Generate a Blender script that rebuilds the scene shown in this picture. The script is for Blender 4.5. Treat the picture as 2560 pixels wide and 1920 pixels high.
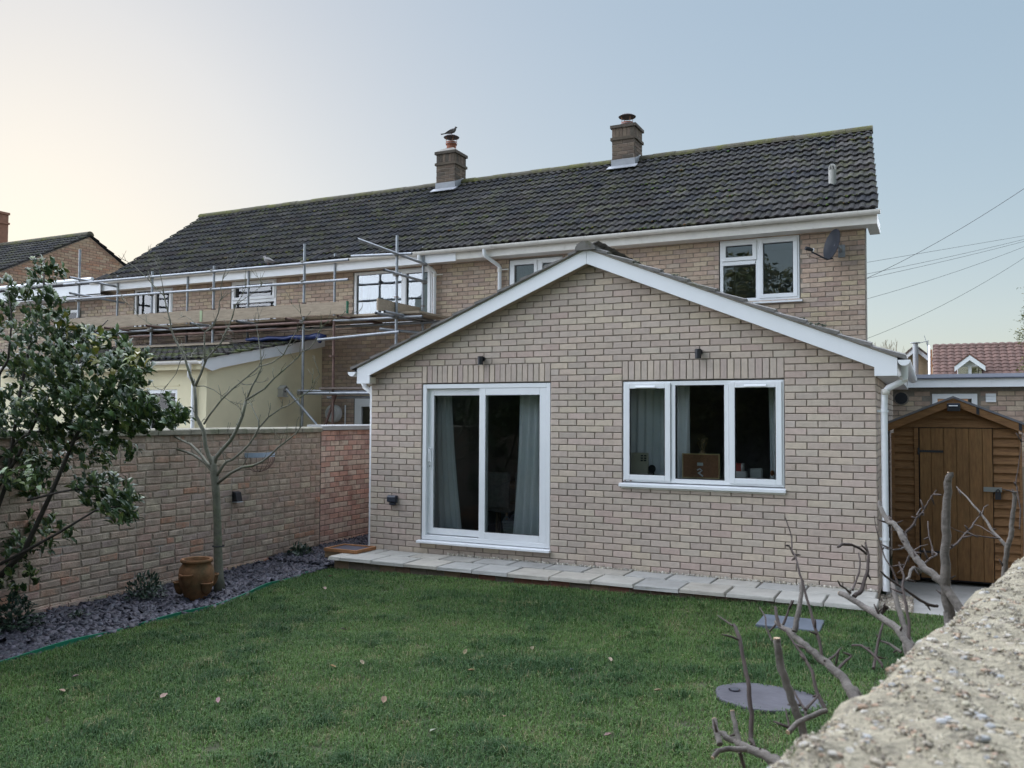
import bpy, math, random
import numpy as np
from mathutils import Matrix, Vector
R = math.radians
rnd = random.Random(7)
for o in list(bpy.data.objects): bpy.data.objects.remove(o)
SC = bpy.context.scene
COL = SC.collection

# ---------------------------------------------------------------- camera
YAW, PITCH, ROLL, FPX = 0.452316, 0.0397247, 0.0059036, 2158.6
CAM = Vector((6.690, -9.498, 1.879))
def _axes():
    fw = Vector((-math.sin(YAW)*math.cos(PITCH), math.cos(YAW)*math.cos(PITCH), math.sin(PITCH)))
    r = Vector((math.cos(YAW), math.sin(YAW), 0)); u = r.cross(fw)
    c, s = math.cos(ROLL), math.sin(ROLL)
    return r*c + u*s, u*c - r*s, fw
CR, CU, CF = _axes()
cd = bpy.data.cameras.new('camera'); cam = bpy.data.objects.new('camera', cd); COL.objects.link(cam)
m = Matrix((( CR.x, CU.x, -CF.x, CAM.x), (CR.y, CU.y, -CF.y, CAM.y), (CR.z, CU.z, -CF.z, CAM.z), (0, 0, 0, 1)))
cam.matrix_world = m
cd.sensor_width = 36; cd.lens = FPX/2560*36; cd.clip_start = .05; cd.clip_end = 2000
cd.dof.use_dof = True; cd.dof.focus_distance = 10; cd.dof.aperture_fstop = 9
SC.camera = cam
SC.render.resolution_x, SC.render.resolution_y = 1024, 768

# ---------------------------------------------------------------- light
SUN_AZ, SUN_EL = R(56), R(13)          # azimuth to the left of +Y, low winter sun behind haze and houses: lamp spread over half the sky to fill shaded walls
w = bpy.data.worlds.new('World'); SC.world = w; w.use_nodes = True
nt = w.node_tree; nt.nodes.clear()
sky = nt.nodes.new('ShaderNodeTexSky'); sky.sky_type = 'NISHITA'; sky.sun_disc = False
sky.sun_elevation = SUN_EL; sky.sun_rotation = -SUN_AZ
sky.air_density = 1.0; sky.dust_density = .6; sky.ozone_density = 1.6
gm = nt.nodes.new('ShaderNodeGamma'); gm.inputs[1].default_value = .26      # thin even winter haze
hs = nt.nodes.new('ShaderNodeHueSaturation'); hs.inputs['Saturation'].default_value = 1.9
nt.links.new(sky.outputs[0], gm.inputs[0]); nt.links.new(gm.outputs[0], hs.inputs['Color'])
bg = nt.nodes.new('ShaderNodeBackground'); bg.inputs[1].default_value = .058
wo = nt.nodes.new('ShaderNodeOutputWorld')
nt.links.new(hs.outputs[0], bg.inputs[0]); nt.links.new(bg.outputs[0], wo.inputs[0])
sl = bpy.data.lights.new('sun', 'SUN'); sl.energy = 1.5; sl.angle = R(180); sl.color = (.82, .87, 1)
so = bpy.data.objects.new('sun', sl); COL.objects.link(so)
sdir = Vector((-math.sin(SUN_AZ)*math.cos(SUN_EL), math.cos(SUN_AZ)*math.cos(SUN_EL), math.sin(SUN_EL)))
so.rotation_euler = sdir.to_track_quat('Z', 'Y').to_euler(); so.location = (-20, 20, 20)
vs = SC.view_settings
vs.view_transform = 'Standard'; vs.look = 'None'; vs.gamma = 1; vs.exposure = 3.0
try: vs.use_curve_mapping = False
except Exception: pass
SC.render.engine = 'CYCLES'
SC.cycles.max_bounces = 8; SC.cycles.transparent_max_bounces = 12

# ---------------------------------------------------------------- materials
MATS = {}
def mat(name, col, rough=.8, var=.12, scale=6, bump=0, bscale=60, attr=False, metal=0, spec=.35,
        col2=None, c2scale=1.5, c2lo=.5, c2hi=.6, stretch=None, coat=0, trans=0):
    if name in MATS: return MATS[name]
    M = bpy.data.materials.new(name); M.use_nodes = True
    n = M.node_tree; N = n.nodes; L = n.links; N.clear()
    out = N.new('ShaderNodeOutputMaterial'); b = N.new('ShaderNodeBsdfPrincipled')
    L.new(b.outputs[0], out.inputs[0])
    b.inputs['Roughness'].default_value = rough; b.inputs['Metallic'].default_value = metal
    b.inputs['Specular IOR Level'].default_value = spec
    if coat: b.inputs['Coat Weight'].default_value = coat
    geo = N.new('ShaderNodeNewGeometry'); pos = geo.outputs['Position']
    if stretch:
        mp = N.new('ShaderNodeMapping'); mp.inputs['Scale'].default_value = stretch
        L.new(pos, mp.inputs[0]); pos = mp.outputs[0]
    if attr:
        a = N.new('ShaderNodeAttribute'); a.attribute_name = 'Col'; base = a.outputs['Color']
    else:
        a = N.new('ShaderNodeRGB'); a.outputs[0].default_value = (*col, 1); base = a.outputs[0]
    if col2:
        t = N.new('ShaderNodeTexNoise'); t.inputs['Scale'].default_value = c2scale; t.inputs['Detail'].default_value = 8
        t.inputs['Roughness'].default_value = .7
        L.new(pos, t.inputs['Vector'])
        cr = N.new('ShaderNodeMapRange'); cr.inputs[1].default_value = c2lo; cr.inputs[2].default_value = c2hi
        L.new(t.outputs[0], cr.inputs[0])
        mx = N.new('ShaderNodeMix'); mx.data_type = 'RGBA'
        L.new(cr.outputs[0], mx.inputs['Factor']); L.new(base, mx.inputs['A']); mx.inputs['B'].default_value = (*col2, 1)
        base = mx.outputs['Result']
    if var:
        t = N.new('ShaderNodeTexNoise'); t.inputs['Scale'].default_value = scale; t.inputs['Detail'].default_value = 7
        t.inputs['Roughness'].default_value = .65
        L.new(pos, t.inputs['Vector'])
        cr = N.new('ShaderNodeMapRange'); cr.inputs[1].default_value = .3; cr.inputs[2].default_value = .7
        cr.inputs[3].default_value = 1-var; cr.inputs[4].default_value = 1+var
        L.new(t.outputs[0], cr.inputs[0])
        mx = N.new('ShaderNodeVectorMath'); mx.operation = 'SCALE'
        L.new(base, mx.inputs[0]); L.new(cr.outputs[0], mx.inputs['Scale']); base = mx.outputs[0]
    L.new(base, b.inputs['Base Color'])
    if bump:
        t = N.new('ShaderNodeTexNoise'); t.inputs['Scale'].default_value = bscale; t.inputs['Detail'].default_value = 5
        L.new(pos, t.inputs['Vector'])
        bp = N.new('ShaderNodeBump'); bp.inputs['Strength'].default_value = bump; bp.inputs['Distance'].default_value = .01
        L.new(t.outputs[0], bp.inputs['Height']); L.new(bp.outputs[0], b.inputs['Normal'])
    if trans:
        tr = N.new('ShaderNodeBsdfTranslucent'); L.new(base, tr.inputs[0])
        ms = N.new('ShaderNodeMixShader'); ms.inputs[0].default_value = trans
        L.new(b.outputs[0], ms.inputs[1]); L.new(tr.outputs[0], ms.inputs[2]); L.new(ms.outputs[0], out.inputs[0])
    MATS[name] = M
    return M
def glass(name, refl, ior=1.5, tint=(.93, .96, .95), wob=0):
    if name in MATS: return MATS[name]
    M = bpy.data.materials.new(name); M.use_nodes = True
    n = M.node_tree; N = n.nodes; L = n.links; N.clear()
    out = N.new('ShaderNodeOutputMaterial'); t = N.new('ShaderNodeBsdfTransparent'); g = N.new('ShaderNodeBsdfGlossy')
    t.inputs[0].default_value = (*tint, 1); g.inputs['Roughness'].default_value = .0
    f = N.new('ShaderNodeFresnel'); f.inputs[0].default_value = ior
    ad = N.new('ShaderNodeMath'); ad.operation = 'ADD'; ad.use_clamp = True; ad.inputs[1].default_value = refl
    mx = N.new('ShaderNodeMixShader')
    L.new(f.outputs[0], ad.inputs[0]); L.new(ad.outputs[0], mx.inputs[0]); L.new(t.outputs[0], mx.inputs[1]); L.new(g.outputs[0], mx.inputs[2])
    if wob:
        geo = N.new('ShaderNodeNewGeometry'); tx = N.new('ShaderNodeTexNoise'); tx.inputs['Scale'].default_value = 2.2; tx.inputs['Detail'].default_value = 1
        L.new(geo.outputs['Position'], tx.inputs['Vector'])
        bp = N.new('ShaderNodeBump'); bp.inputs['Strength'].default_value = wob; bp.inputs['Distance'].default_value = .02
        L.new(tx.outputs[0], bp.inputs['Height']); L.new(bp.outputs[0], g.inputs['Normal'])
    L.new(mx.outputs[0], out.inputs[0]); MATS[name] = M
    return M

# ---------------------------------------------------------------- geometry helpers
def at(px, py, y):
    """the point of the plane Y = y that the photograph shows at (px, py)"""
    d = CR*((px-1280)/FPX) + CU*((960-py)/FPX) + CF
    return CAM + d*((y-CAM.y)/d.y)
class MB:
    def __init__(s): s.v = []; s.f = []; s.c = []
    def face(s, pts, col=None):
        i = len(s.v); s.v += [tuple(p) for p in pts]; s.f.append(tuple(range(i, i+len(pts)))); s.c.append(col)
    def box(s, x0, x1, y0, y1, z0, z1, col=None, b=0):
        i = len(s.v)
        if x0 > x1: x0, x1 = x1, x0
        if y0 > y1: y0, y1 = y1, y0
        if z0 > z1: z0, z1 = z1, z0
        s.v += [(x0,y0,z0),(x1,y0,z0),(x1,y1,z0),(x0,y1,z0),(x0,y0,z1),(x1,y0,z1),(x1,y1,z1),(x0,y1,z1)]
        for f in ((0,3,2,1),(4,5,6,7),(0,1,5,4),(1,2,6,5),(2,3,7,6),(3,0,4,7)):
            s.f.append(tuple(i+k for k in f)); s.c.append(col)
        return s
    def prism(s, poly, axis, a0, a1, col=None):
        """extrude a 2-D polygon along axis ('x': poly=(y,z), 'y': poly=(x,z), 'z': poly=(x,y))"""
        P = {'x': lambda p, a: (a, p[0], p[1]), 'y': lambda p, a: (p[0], a, p[1]), 'z': lambda p, a: (p[0], p[1], a)}[axis]
        n = len(poly); i = len(s.v)
        s.v += [P(p, a0) for p in poly] + [P(p, a1) for p in poly]
        s.f.append(tuple(range(i, i+n))); s.f.append(tuple(range(i+2*n-1, i+n-1, -1))); s.c += [col, col]
        for k in range(n):
            s.f.append((i+k, i+n+k, i+n+(k+1) % n, i+(k+1) % n)); s.c.append(col)
        return s
    def tube(s, pts, rad, n=8, cap=True, col=None, flat=1.0):
        pts = [Vector(p) for p in pts]
        if not hasattr(rad, '__len__'): rad = [rad]*len(pts)
        up = Vector((0, 0, 1)); base = len(s.v); prev = None
        for k, p in enumerate(pts):
            d = (pts[min(k+1, len(pts)-1)]-pts[max(k-1, 0)])
            d = d.normalized() if d.length > 1e-9 else Vector((0, 0, 1))
            if prev is None:
                a = d.cross(up) if abs(d.z) < .95 else d.cross(Vector((1, 0, 0)))
            else:
                a = prev - d*prev.dot(d)
            a.normalize(); prev = a; bb = d.cross(a)
            for j in range(n):
                t = 2*math.pi*j/n
                s.v.append(tuple(p + (a*math.cos(t) + bb*math.sin(t)*flat)*rad[k]))
        for k in range(len(pts)-1):
            for j in range(n):
                s.f.append((base+k*n+j, base+k*n+(j+1) % n, base+(k+1)*n+(j+1) % n, base+(k+1)*n+j)); s.c.append(col)
        if cap:
            s.f.append(tuple(base+j for j in range(n-1, -1, -1))); s.f.append(tuple(base+(len(pts)-1)*n+j for j in range(n))); s.c += [col, col]
        return s
    def lathe(s, prof, c, n=20, col=None, cap=True):
        base = len(s.v)
        for r, z in prof:
            for j in range(n):
                t = 2*math.pi*j/n; s.v.append((c[0]+r*math.cos(t), c[1]+r*math.sin(t), c[2]+z))
        for k in range(len(prof)-1):
            for j in range(n):
                s.f.append((base+k*n+j, base+k*n+(j+1) % n, base+(k+1)*n+(j+1) % n, base+(k+1)*n+j)); s.c.append(col)
        if cap:
            s.f.append(tuple(base+j for j in range(n-1, -1, -1))); s.f.append(tuple(base+(len(prof)-1)*n+j for j in range(n))); s.c += [col, col]
        return s
    def add(s, me_v, me_f, me_c, M):
        i = len(s.v); s.v += [tuple(M @ Vector(v)) for v in me_v]
        s.f += [tuple(i+k for k in f) for f in me_f]; s.c += me_c
        return s
    def mesh(s, name, material):
        me = bpy.data.meshes.new(name); me.from_pydata(s.v, [], s.f)
        if any(c is not None for c in s.c):
            ca = me.color_attributes.new('Col', 'FLOAT_COLOR', 'CORNER')
            arr = []
            for f, c in zip(s.f, s.c): arr += [*(c or (.5, .5, .5)), 1.0]*len(f)
            ca.data.foreach_set('color', arr)
        me.materials.append(material)
        return me
    def build(s, name, material, parent=None, smooth=False, bevel=0, seg=2, auto=None):
        me = s.mesh(name, material)
        if smooth: me.polygons.foreach_set('use_smooth', [True]*len(me.polygons))
        me.update()
        o = bpy.data.objects.new(name, me); COL.objects.link(o)
        if parent is not None: put(o, parent)
        if bevel:
            bm = o.modifiers.new('bevel', 'BEVEL'); bm.width = bevel; bm.segments = seg; bm.limit_method = 'ANGLE'; bm.angle_limit = R(40)
        if auto:
            me.set_sharp_from_angle(angle=R(auto))
        return o
WM = {}                      # world matrices, kept by hand (parents never rotate)
def put(o, parent):
    o.parent = parent
    o.matrix_parent_inverse = WM.get(parent.name, Matrix.Identity(4)).inverted()
def thing(name, label, cat, loc=(0, 0, 0), group=None):
    o = bpy.data.objects.new(name, None); COL.objects.link(o)
    o.location = loc; o.empty_display_size = .1
    o['label'] = label; o['category'] = cat
    if group: o['group'] = group
    WM[o.name] = Matrix.Translation(loc)
    return o
def tag(o, label, cat, group=None):
    o['label'] = label; o['category'] = cat
    if group: o['group'] = group
    return o
def struct(o): o['kind'] = 'structure'; return o
def stuff(o): o['kind'] = 'stuff'; return o
def np_mesh(name, V, nper, material, cols=None, parent=None, smooth=False):
    """V: (faces, nper, 3) array of separate polygons; cols: (faces, 3)"""
    F = V.shape[0]; me = bpy.data.meshes.new(name)
    me.vertices.add(F*nper); me.vertices.foreach_set('co', V.reshape(-1).astype(np.float32))
    me.loops.add(F*nper); me.loops.foreach_set('vertex_index', np.arange(F*nper, dtype=np.int32))
    me.polygons.add(F); me.polygons.foreach_set('loop_start', np.arange(0, F*nper, nper, dtype=np.int32))
    try: me.polygons.foreach_set('loop_total', np.full(F, nper, dtype=np.int32))
    except Exception: pass
    if cols is not None:
        ca = me.color_attributes.new('Col', 'FLOAT_COLOR', 'CORNER')
        c4 = np.ones((F, nper, 4), np.float32); c4[:, :, :3] = cols[:, None, :]
        ca.data.foreach_set('color', c4.reshape(-1))
    me.materials.append(material); me.update(calc_edges=True)
    o = bpy.data.objects.new(name, me); COL.objects.link(o)
    if parent is not None: put(o, parent)
    return o
def np_mesh_idx(name, V, F, material, cols=None, parent=None):
    """V (n,3), F (m,k) index array, cols (m,3)"""
    me = bpy.data.meshes.new(name); k = F.shape[1]; mF = F.shape[0]
    me.vertices.add(len(V)); me.vertices.foreach_set('co', V.reshape(-1).astype(np.float32))
    me.loops.add(mF*k); me.loops.foreach_set('vertex_index', F.reshape(-1).astype(np.int32))
    me.polygons.add(mF); me.polygons.foreach_set('loop_start', np.arange(0, mF*k, k, dtype=np.int32))
    try: me.polygons.foreach_set('loop_total', np.full(mF, k, dtype=np.int32))
    except Exception: pass
    if cols is not None:
        ca = me.color_attributes.new('Col', 'FLOAT_COLOR', 'CORNER')
        c4 = np.ones((mF, k, 4), np.float32); c4[:, :, :3] = cols[:, None, :]
        ca.data.foreach_set('color', c4.reshape(-1))
    me.materials.append(material); me.update(calc_edges=True)
    o = bpy.data.objects.new(name, me); COL.objects.link(o)
    if parent is not None: put(o, parent)
    return o

# ---------------------------------------------------------------- brickwork
def brick_shape(w, h, d, ch, jit, rg):
    """one brick, front at y = 0 facing -Y, with chamfered uneven arrises"""
    mb = MB(); j = lambda a=jit: rg.uniform(-a, a)
    B = [(-w/2, d, -h/2), (w/2, d, -h/2), (w/2, d, h/2), (-w/2, d, h/2)]
    A = [(-w/2+j(), ch, -h/2+j()), (w/2+j(), ch, -h/2+j()), (w/2+j(), ch, h/2+j()), (-w/2+j(), ch, h/2+j())]
    s = ch*1.2
    C = [(A[0][0]+s, j(.001), A[0][2]+s), (A[1][0]-s, j(.001), A[1][2]+s), (A[2][0]-s, j(.001), A[2][2]-s), (A[3][0]+s, j(.001), A[3][2]-s)]
    mb.v = B+A+C
    mb.f = [(8, 9, 10, 11)]+[(4+k, 4+(k+1) % 4, 8+(k+1) % 4, 8+k) for k in range(4)]+[(k, (k+1) % 4, 4+(k+1) % 4, 4+k) for k in range(4)]
    mb.c = [None]*9
    return mb
def clip(poly, a, b, c):
    """keep a*x + b*z <= c"""
    out = []
    for k in range(len(poly)):
        p, q = poly[k], poly[(k+1) % len(poly)]
        dp, dq = a*p[0]+b*p[1]-c, a*q[0]+b*q[1]-c
        if dp <= 0: out.append(p)
        if dp*dq < 0:
            t = dp/(dp-dq); out.append((p[0]+t*(q[0]-p[0]), p[1]+t*(q[1]-p[1])))
    return out
BPOOL = {}
def brickwork(parent, rects, colors, material, M=Matrix.Identity(4), cap=300, jit=.0018, ch=.004, off=.002, depth=.03, name='brick', seed=1, polys=()):
    """rects: (x0,x1,z0,z1) brick faces in the wall's own plane; M places that plane in the world.
    The bricks nearest the camera become objects of their own, the rest one joined part."""
    rg = random.Random(seed); items = []
    for r in rects:
        cx, cz = (r[0]+r[1])/2, (r[2]+r[3])/2
        wp = M @ Vector((cx, 0, cz)); items.append(((wp-CAM).length, r))
    items.sort(key=lambda t: t[0])
    rest = MB(); count = 0
    for dist, r in items:
        w, h = r[1]-r[0], r[3]-r[2]
        key = (name, parent.name, round(w, 3), round(h, 3), material.name)
        full = w > .1
        if key not in BPOOL: BPOOL[key] = []
        pool = BPOOL[key]; need = 26 if full else 8
        if len(pool) < need:
            sh = brick_shape(w, h, depth, ch, jit, rg)
            c = rg.choice(colors); f = rg.uniform(.93, 1.06)
            sh.c = [tuple(x*f*rg.uniform(.985, 1.015) for x in c)]*9
            pool.append([sh, None]); ent = pool[-1]
        else: ent = rg.choice(pool)
        T = M @ Matrix.Translation(((r[0]+r[1])/2+rg.uniform(-off, off)*.6, -rg.uniform(0, off), (r[2]+r[3])/2+rg.uniform(-off, off)*.5)) @ Matrix.Rotation(rg.uniform(-1, 1)*off*2.2, 4, 'Y')
        if count < cap:
            if ent[1] is None: ent[1] = ent[0].mesh(name, material)
            o = bpy.data.objects.new(name, ent[1]); COL.objects.link(o)
            o.parent = parent; o.matrix_local = T; count += 1
        else: rest.add(ent[0].v, ent[0].f, ent[0].c, T)
    for pl in polys:
        if len(pl) < 3: continue
        c = rg.choice(colors); f = rg.uniform(.86, 1.13); c = tuple(x*f for x in c)
        mb = MB(); mb.prism(pl, 'y', 0, depth, c); rest.add(mb.v, mb.f, mb.c, M)
    if rest.v: stuff(rest.build(name+'s_beyond', material, parent))
def courses(x0, x1, z0, z1, ztop, pitch=.075, bl=.225, joint=.01, phase=0, holes=(), x_ref=None):
    """stretcher bond rectangles between x0..x1, z0..z1 minus holes, course lines counted down from ztop"""
    out = []; xr = x0 if x_ref is None else x_ref
    k0 = math.floor((ztop-z1)/pitch+1e-6); k1 = math.ceil((ztop-z0)/pitch-1e-6)
    for k in range(k0, k1):
        zt, zb = ztop-k*pitch, ztop-(k+1)*pitch
        if zb < z0-.02 or zt > z1+.02: continue
        spans = [(x0, x1)]
        for (a, b, c, d) in holes:
            if (zt+zb)/2 > c and (zt+zb)/2 < d:
                ns = []
                for s in spans:
                    if b <= s[0] or a >= s[1]: ns.append(s); continue
                    if a > s[0]: ns.append((s[0], a))
                    if b < s[1]: ns.append((b, s[1]))
                spans = ns
        ph = bl/2 if (k+phase) % 2 else 0
        for a, b in spans:
            n0 = math.floor((a-xr-ph)/bl)-1
            x = xr+ph+n0*bl
            while x < b:
                l, r_ = max(x, a), min(x+bl, b)
                if r_-l > .035: out.append((l+joint/2, r_-joint/2, zb+joint/2, zt-joint/2))
                x += bl
    return out
# ================================================================ shared materials
M_EXTB = mat('buff_brick', (.4, .36, .3), .9, var=.1, scale=14, bump=.5, bscale=90, attr=True, spec=.2)
M_MORT = mat('grey_mortar', (.29, .25, .215), .95, var=.15, scale=20, bump=.4, bscale=120, spec=.1)
M_HMORT = mat('pale_mortar', (.25, .22, .185), .95, var=.15, scale=20, bump=.4, bscale=120, spec=.1)
M_UPVC = mat('white_upvc', (.78, .79, .8), .35, var=.03, scale=3, spec=.4)
M_OLDPVC = mat('weathered_white_plastic', (.7, .67, .62), .5, var=.1, scale=5, spec=.35, col2=(.42, .37, .3), c2scale=3, c2lo=.6, c2hi=.85)
M_GLASS = glass('dark_window_glass', .0, 1.45, (.97, .985, .99))
M_SKYGLASS = glass('upstairs_window_glass', .085, 1.5, (.85, .9, .92), wob=.12)
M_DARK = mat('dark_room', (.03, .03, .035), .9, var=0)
M_ROOM = mat('room_wall_paint', (.32, .33, .34), .9, var=.03)
M_BLACK = mat('black_plastic', (.018, .019, .024), .4, var=.1, spec=.4)
M_SEAL = mat('black_rubber_seal', (.012, .012, .013), .6, var=0)
M_TIMBER = mat('bare_timber', (.33, .22, .13), .85, var=.25, scale=10, stretch=(1, 6, 6), bump=.2)
M_STEEL = mat('galvanised_steel', (.30, .315, .335), .5, var=.2, scale=9, metal=.55, spec=.4)
M_RUSTY = mat('rusty_steel', (.2, .13, .11), .75, var=.3, scale=12, metal=.3)
M_LEAD = mat('lead_flashing', (.3, .31, .33), .55, var=.12, scale=8)
M_BARK = mat('grey_bark', (.13, .12, .09), .9, var=.3, scale=25, bump=.6, bscale=70, col2=(.1, .12, .055), c2scale=4, c2lo=.5, c2hi=.7)

# ================================================================ ground
def lawn_z(x, y):
    return .015 + .012*max(-1.2, min(x, 7.5)) + .012*math.sin(1.3*x+.5*y) + .01*math.sin(2.1*y-.7*x)
EDGE = [(.46, -9.6), (.44, -7.5), (.42, -6.2), (.40, -5.29), (.385, -4.78), (.28, -4.0), (.34, -3.12), (.22, -2.4), (.06, -1.8), (-.03, -1.2), (-.06, -.82)]
def edge_x(y):
    for (a, b), (c, d) in zip(EDGE, EDGE[1:]):
        if b <= y <= d: return a+(c-a)*(y-b)/(d-b)
    return EDGE[0][0] if y < EDGE[0][1] else EDGE[-1][0]
M_EARTH = mat('dark_earth', (.045, .04, .03), .95, var=.35, scale=5, bump=.5, bscale=30)
M_SOIL = mat('lawn_soil', (.05, .058, .025), .95, var=.4, scale=7, bump=.4, bscale=40)
mb = MB(); mb.face([(-400, -400, -.08), (400, -400, -.08), (400, 400, -.08), (-400, 400, -.08)])
struct(mb.build('ground', mat('far_ground', (.06, .07, .035), .95, var=.3, scale=.3)))
mb = MB(); xs = np.linspace(-.1, 9, 40); ys = np.linspace(-12, -.62, 48)
for i in range(39):
    for k in range(47):
        mb.face([(xs[a], ys[b], lawn_z(xs[a], ys[b])-.004) for a, b in ((i, k), (i+1, k), (i+1, k+1), (i, k+1))])
struct(mb.build('lawn', M_SOIL))
mb = MB(); mb.box(-1.3, .6, -12, -.8, -.07, -.005); mb.box(-1.6, 0, -.8, 4.3, -.07, .03)
struct(mb.build('border_soil', M_EARTH))
mb = MB(); mb.box(6.24, 12, -.55, 5.2, -.07, .062)
struct(mb.build('concrete_path', mat('concrete', (.3, .29, .27), .9, var=.15, scale=4, bump=.3, bscale=80)))
mb = MB(); mb.box(-30, -1.6, -12, 30, -.07, .02)
struct(mb.build('neighbour_yard', mat('neighbour_paving', (.18, .17, .16), .9, var=.2, scale=2)))

# ---- grass: every blade a bent pair of quads, joined
rng = np.random.default_rng(3)
def grass(n, name):
    # denser towards the camera end of the garden
    x = rng.uniform(-.1, 7.6, n); y = -.66 - 8.0*rng.random(n)**.85
    ex = np.interp(y, [e[1] for e in EDGE], [e[0] for e in EDGE])
    keep = (x > ex+.01)
    wx = 6.55+(y+8.645)*.2125
    keep &= (x < wx+.05)
    keep &= ~((y > -.795) & (x < 6.23))
    # clear the slab and the round cover set in the lawn
    keep &= ~((x > 5.28) & (x < 5.82) & (y > -1.72) & (y < -1.27))
    keep &= ~(((x-5.72)/.31)**2+((y+3.70)/.23)**2 < 1)
    x, y = x[keep], y[keep]; n = len(x)
    z = .015+.012*np.clip(x, -1.2, 7.5)+.012*np.sin(1.3*x+.5*y)+.01*np.sin(2.1*y-.7*x)-.004
    def field(f, s):
        return sum(np.sin(x*f*a+y*f*b+s*c) for a, b, c in ((1, .3, 1), (-.5, 1.1, 2), (.8, -.9, 3.3), (.2, 1.6, .7)))/4
    patch = field(2.3, 1.3)+.6*field(6.1, 4)+.35*field(17, 9)
    # clumps: tall dark tufts, pale dry tufts and thin worn spots
    tuft = np.zeros(n, np.float32); dry = np.zeros(n, np.float32); worn = np.zeros(n, np.float32)
    for arr, cnt, r0, r1 in ((tuft, 170, .04, .13), (dry, 150, .03, .11), (worn, 70, .03, .08)):
        for _ in range(cnt):
            cx, cy, cr = rng.uniform(.2, 6.6), -.8-7*rng.random()**.9, rng.uniform(r0, r1)
            d2 = ((x-cx)**2+((y-cy)*rng.uniform(.7, 1.3))**2)/cr**2
            np.maximum(arr, np.exp(-d2*1.3), out=arr)
    kp = rng.random(n) > .85*worn
    x, y, z, patch, tuft, dry, worn = (q[kp] for q in (x, y, z, patch, tuft, dry, worn)); n = len(x)
    L = (.026+.024*rng.random(n))*(1+.35*np.clip(patch, -1, 1)+.75*tuft-.35*worn)
    wdt = .0016+.0014*rng.random(n)
    az = rng.uniform(0, 2*np.pi, n); lean = rng.uniform(.2, 1.35, n)
    dx, dy = np.cos(az), np.sin(az); px, py = -dy, dx
    b0 = np.stack([x, y, z], 1); side = np.stack([px*wdt, py*wdt, 0*x], 1)
    mid = b0+np.stack([dx*L*.3*lean, dy*L*.3*lean, L*.62], 1)
    tip = b0+np.stack([dx*L*.95*lean, dy*L*.95*lean, L*(1.02-.5*lean)], 1)
    V = np.stack([b0-side, b0+side, mid+side*.85, mid-side*.85, tip], 1).reshape(-1, 3)
    base = (np.arange(n)*5)[:, None]
    F = np.concatenate([base+np.array([[0, 1, 2]]), base+np.array([[0, 2, 3]]), base+np.array([[3, 2, 4]])], 0)
    g = np.array([.08, .145, .034]); straw = np.array([.22, .22, .10]); deep = np.array([.034, .082, .024])
    t = np.clip(.45+.6*patch+.75*tuft-.6*dry+rng.normal(0, .25, n), 0, 1)[:, None]
    c = deep*(t)+g*(1-t)*1.2
    s = (rng.random(n) < .05+.07*np.clip(-patch, 0, 1)+.45*dry)[:, None]
    c = np.where(s, straw*rng.uniform(.6, 1.1, (n, 1)), c*rng.uniform(.75, 1.25, (n, 1)))
    return stuff(np_mesh_idx(name, V, F, mat('grass_blade', (.05, .1, .03), .6, var=0, attr=True, spec=.25, trans=.25), np.concatenate([c, c, c], 0)))
g = grass(470000, 'grass')
tag(g, 'short damp green lawn grass in front of the patio', 'grass')

# ---- patio: two staggered rows of slabs on a brick riser
M_SLAB = mat('sandstone_slab', (.36, .35, .31), .85, var=.16, scale=4, bump=.4, bscale=35, attr=True, spec=.25, col2=(.2, .2, .15), c2scale=5, c2lo=.58, c2hi=.8)
mb = MB(); mb.box(0, 6.17, -.74, -.004, -.05, .108)
patio = struct(mb.build('patio', mat('sand_bedding', (.05, .048, .04), .95, var=.2)))
rg = random.Random(5)
def slab(x0, x1, y0, y1, zt):
    mb = MB(); t = rg.uniform(.034, .04); j = lambda: rg.uniform(-.006, .006)
    bot = [(x0+.004, y0+.004), (x1-.004, y0+.004), (x1-.004, y1-.004), (x0+.004, y1-.004)]
    top = [(x0+.011+j(), y0+.012+j()), (x1-.011+j(), y0+.012+j()), (x1-.011+j(), y1-.011), (x0+.011+j(), y1-.011)]
    b = .006; kf = rg.uniform(.82, 1.12); c = tuple(k*kf for k in rg.choice([(.37, .35, .31), (.36, .345, .31), (.385, .355, .305), (.35, .34, .315)]))
    tt = [zt+rg.uniform(-.003, .004) for _ in range(4)]
    A = [(*p, zt-t) for p in bot]; B = [(p[0], p[1], zt-b) for p in top]
    C = [(p[0]+(b if p[0] < (x0+x1)/2 else -b), p[1]+(b if p[1] < (y0+y1)/2 else -b), tt[i]) for i, p in enumerate(top)]
    mb.v = A+B+C
    mb.f = [(8, 9, 10, 11)]+[(4+k, 4+(k+1) % 4, 8+(k+1) % 4, 8+k) for k in range(4)]+[(k, (k+1) % 4, 4+(k+1) % 4, 4+k) for k in range(4)]
    mb.c = [c]*9
    return mb.build('paving_slab', M_SLAB, patio)
xf = [-.06, .115, .584, 1.06, 1.513, 1.97, 2.42, 2.925, 3.41, 3.88, 4.36, 4.83, 5.30, 5.75, 6.22]
xb = [-.05, .33, .848, 1.278, 1.74, 2.199, 2.666, 3.143, 3.63, 4.10, 4.58, 5.05, 5.52, 5.93, 6.19]
for a, b in zip(xf, xf[1:]): slab(a, b, -.815, -.372, .158+rg.uniform(-.003, .003))
for a, b in zip(xb, xb[1:]): slab(a, b, -.368, .0 if a > 1 else .0-.008, .161+rg.uniform(-.003, .003))
riser = MB().box(.005, 6.165, -.748, -.741, -.05, .112).build('riser_wall', M_MORT, patio)
M_RED = mat('red_brick', (.3, .15, .1), .92, var=.18, scale=16, bump=.5, bscale=90, attr=True, spec=.15)
rr = []; x = 0
while x < 6.15:
    w_ = min(.225, 6.165-x); rr.append((x+.005, x+w_-.005, .01, .112)); x += w_
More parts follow.
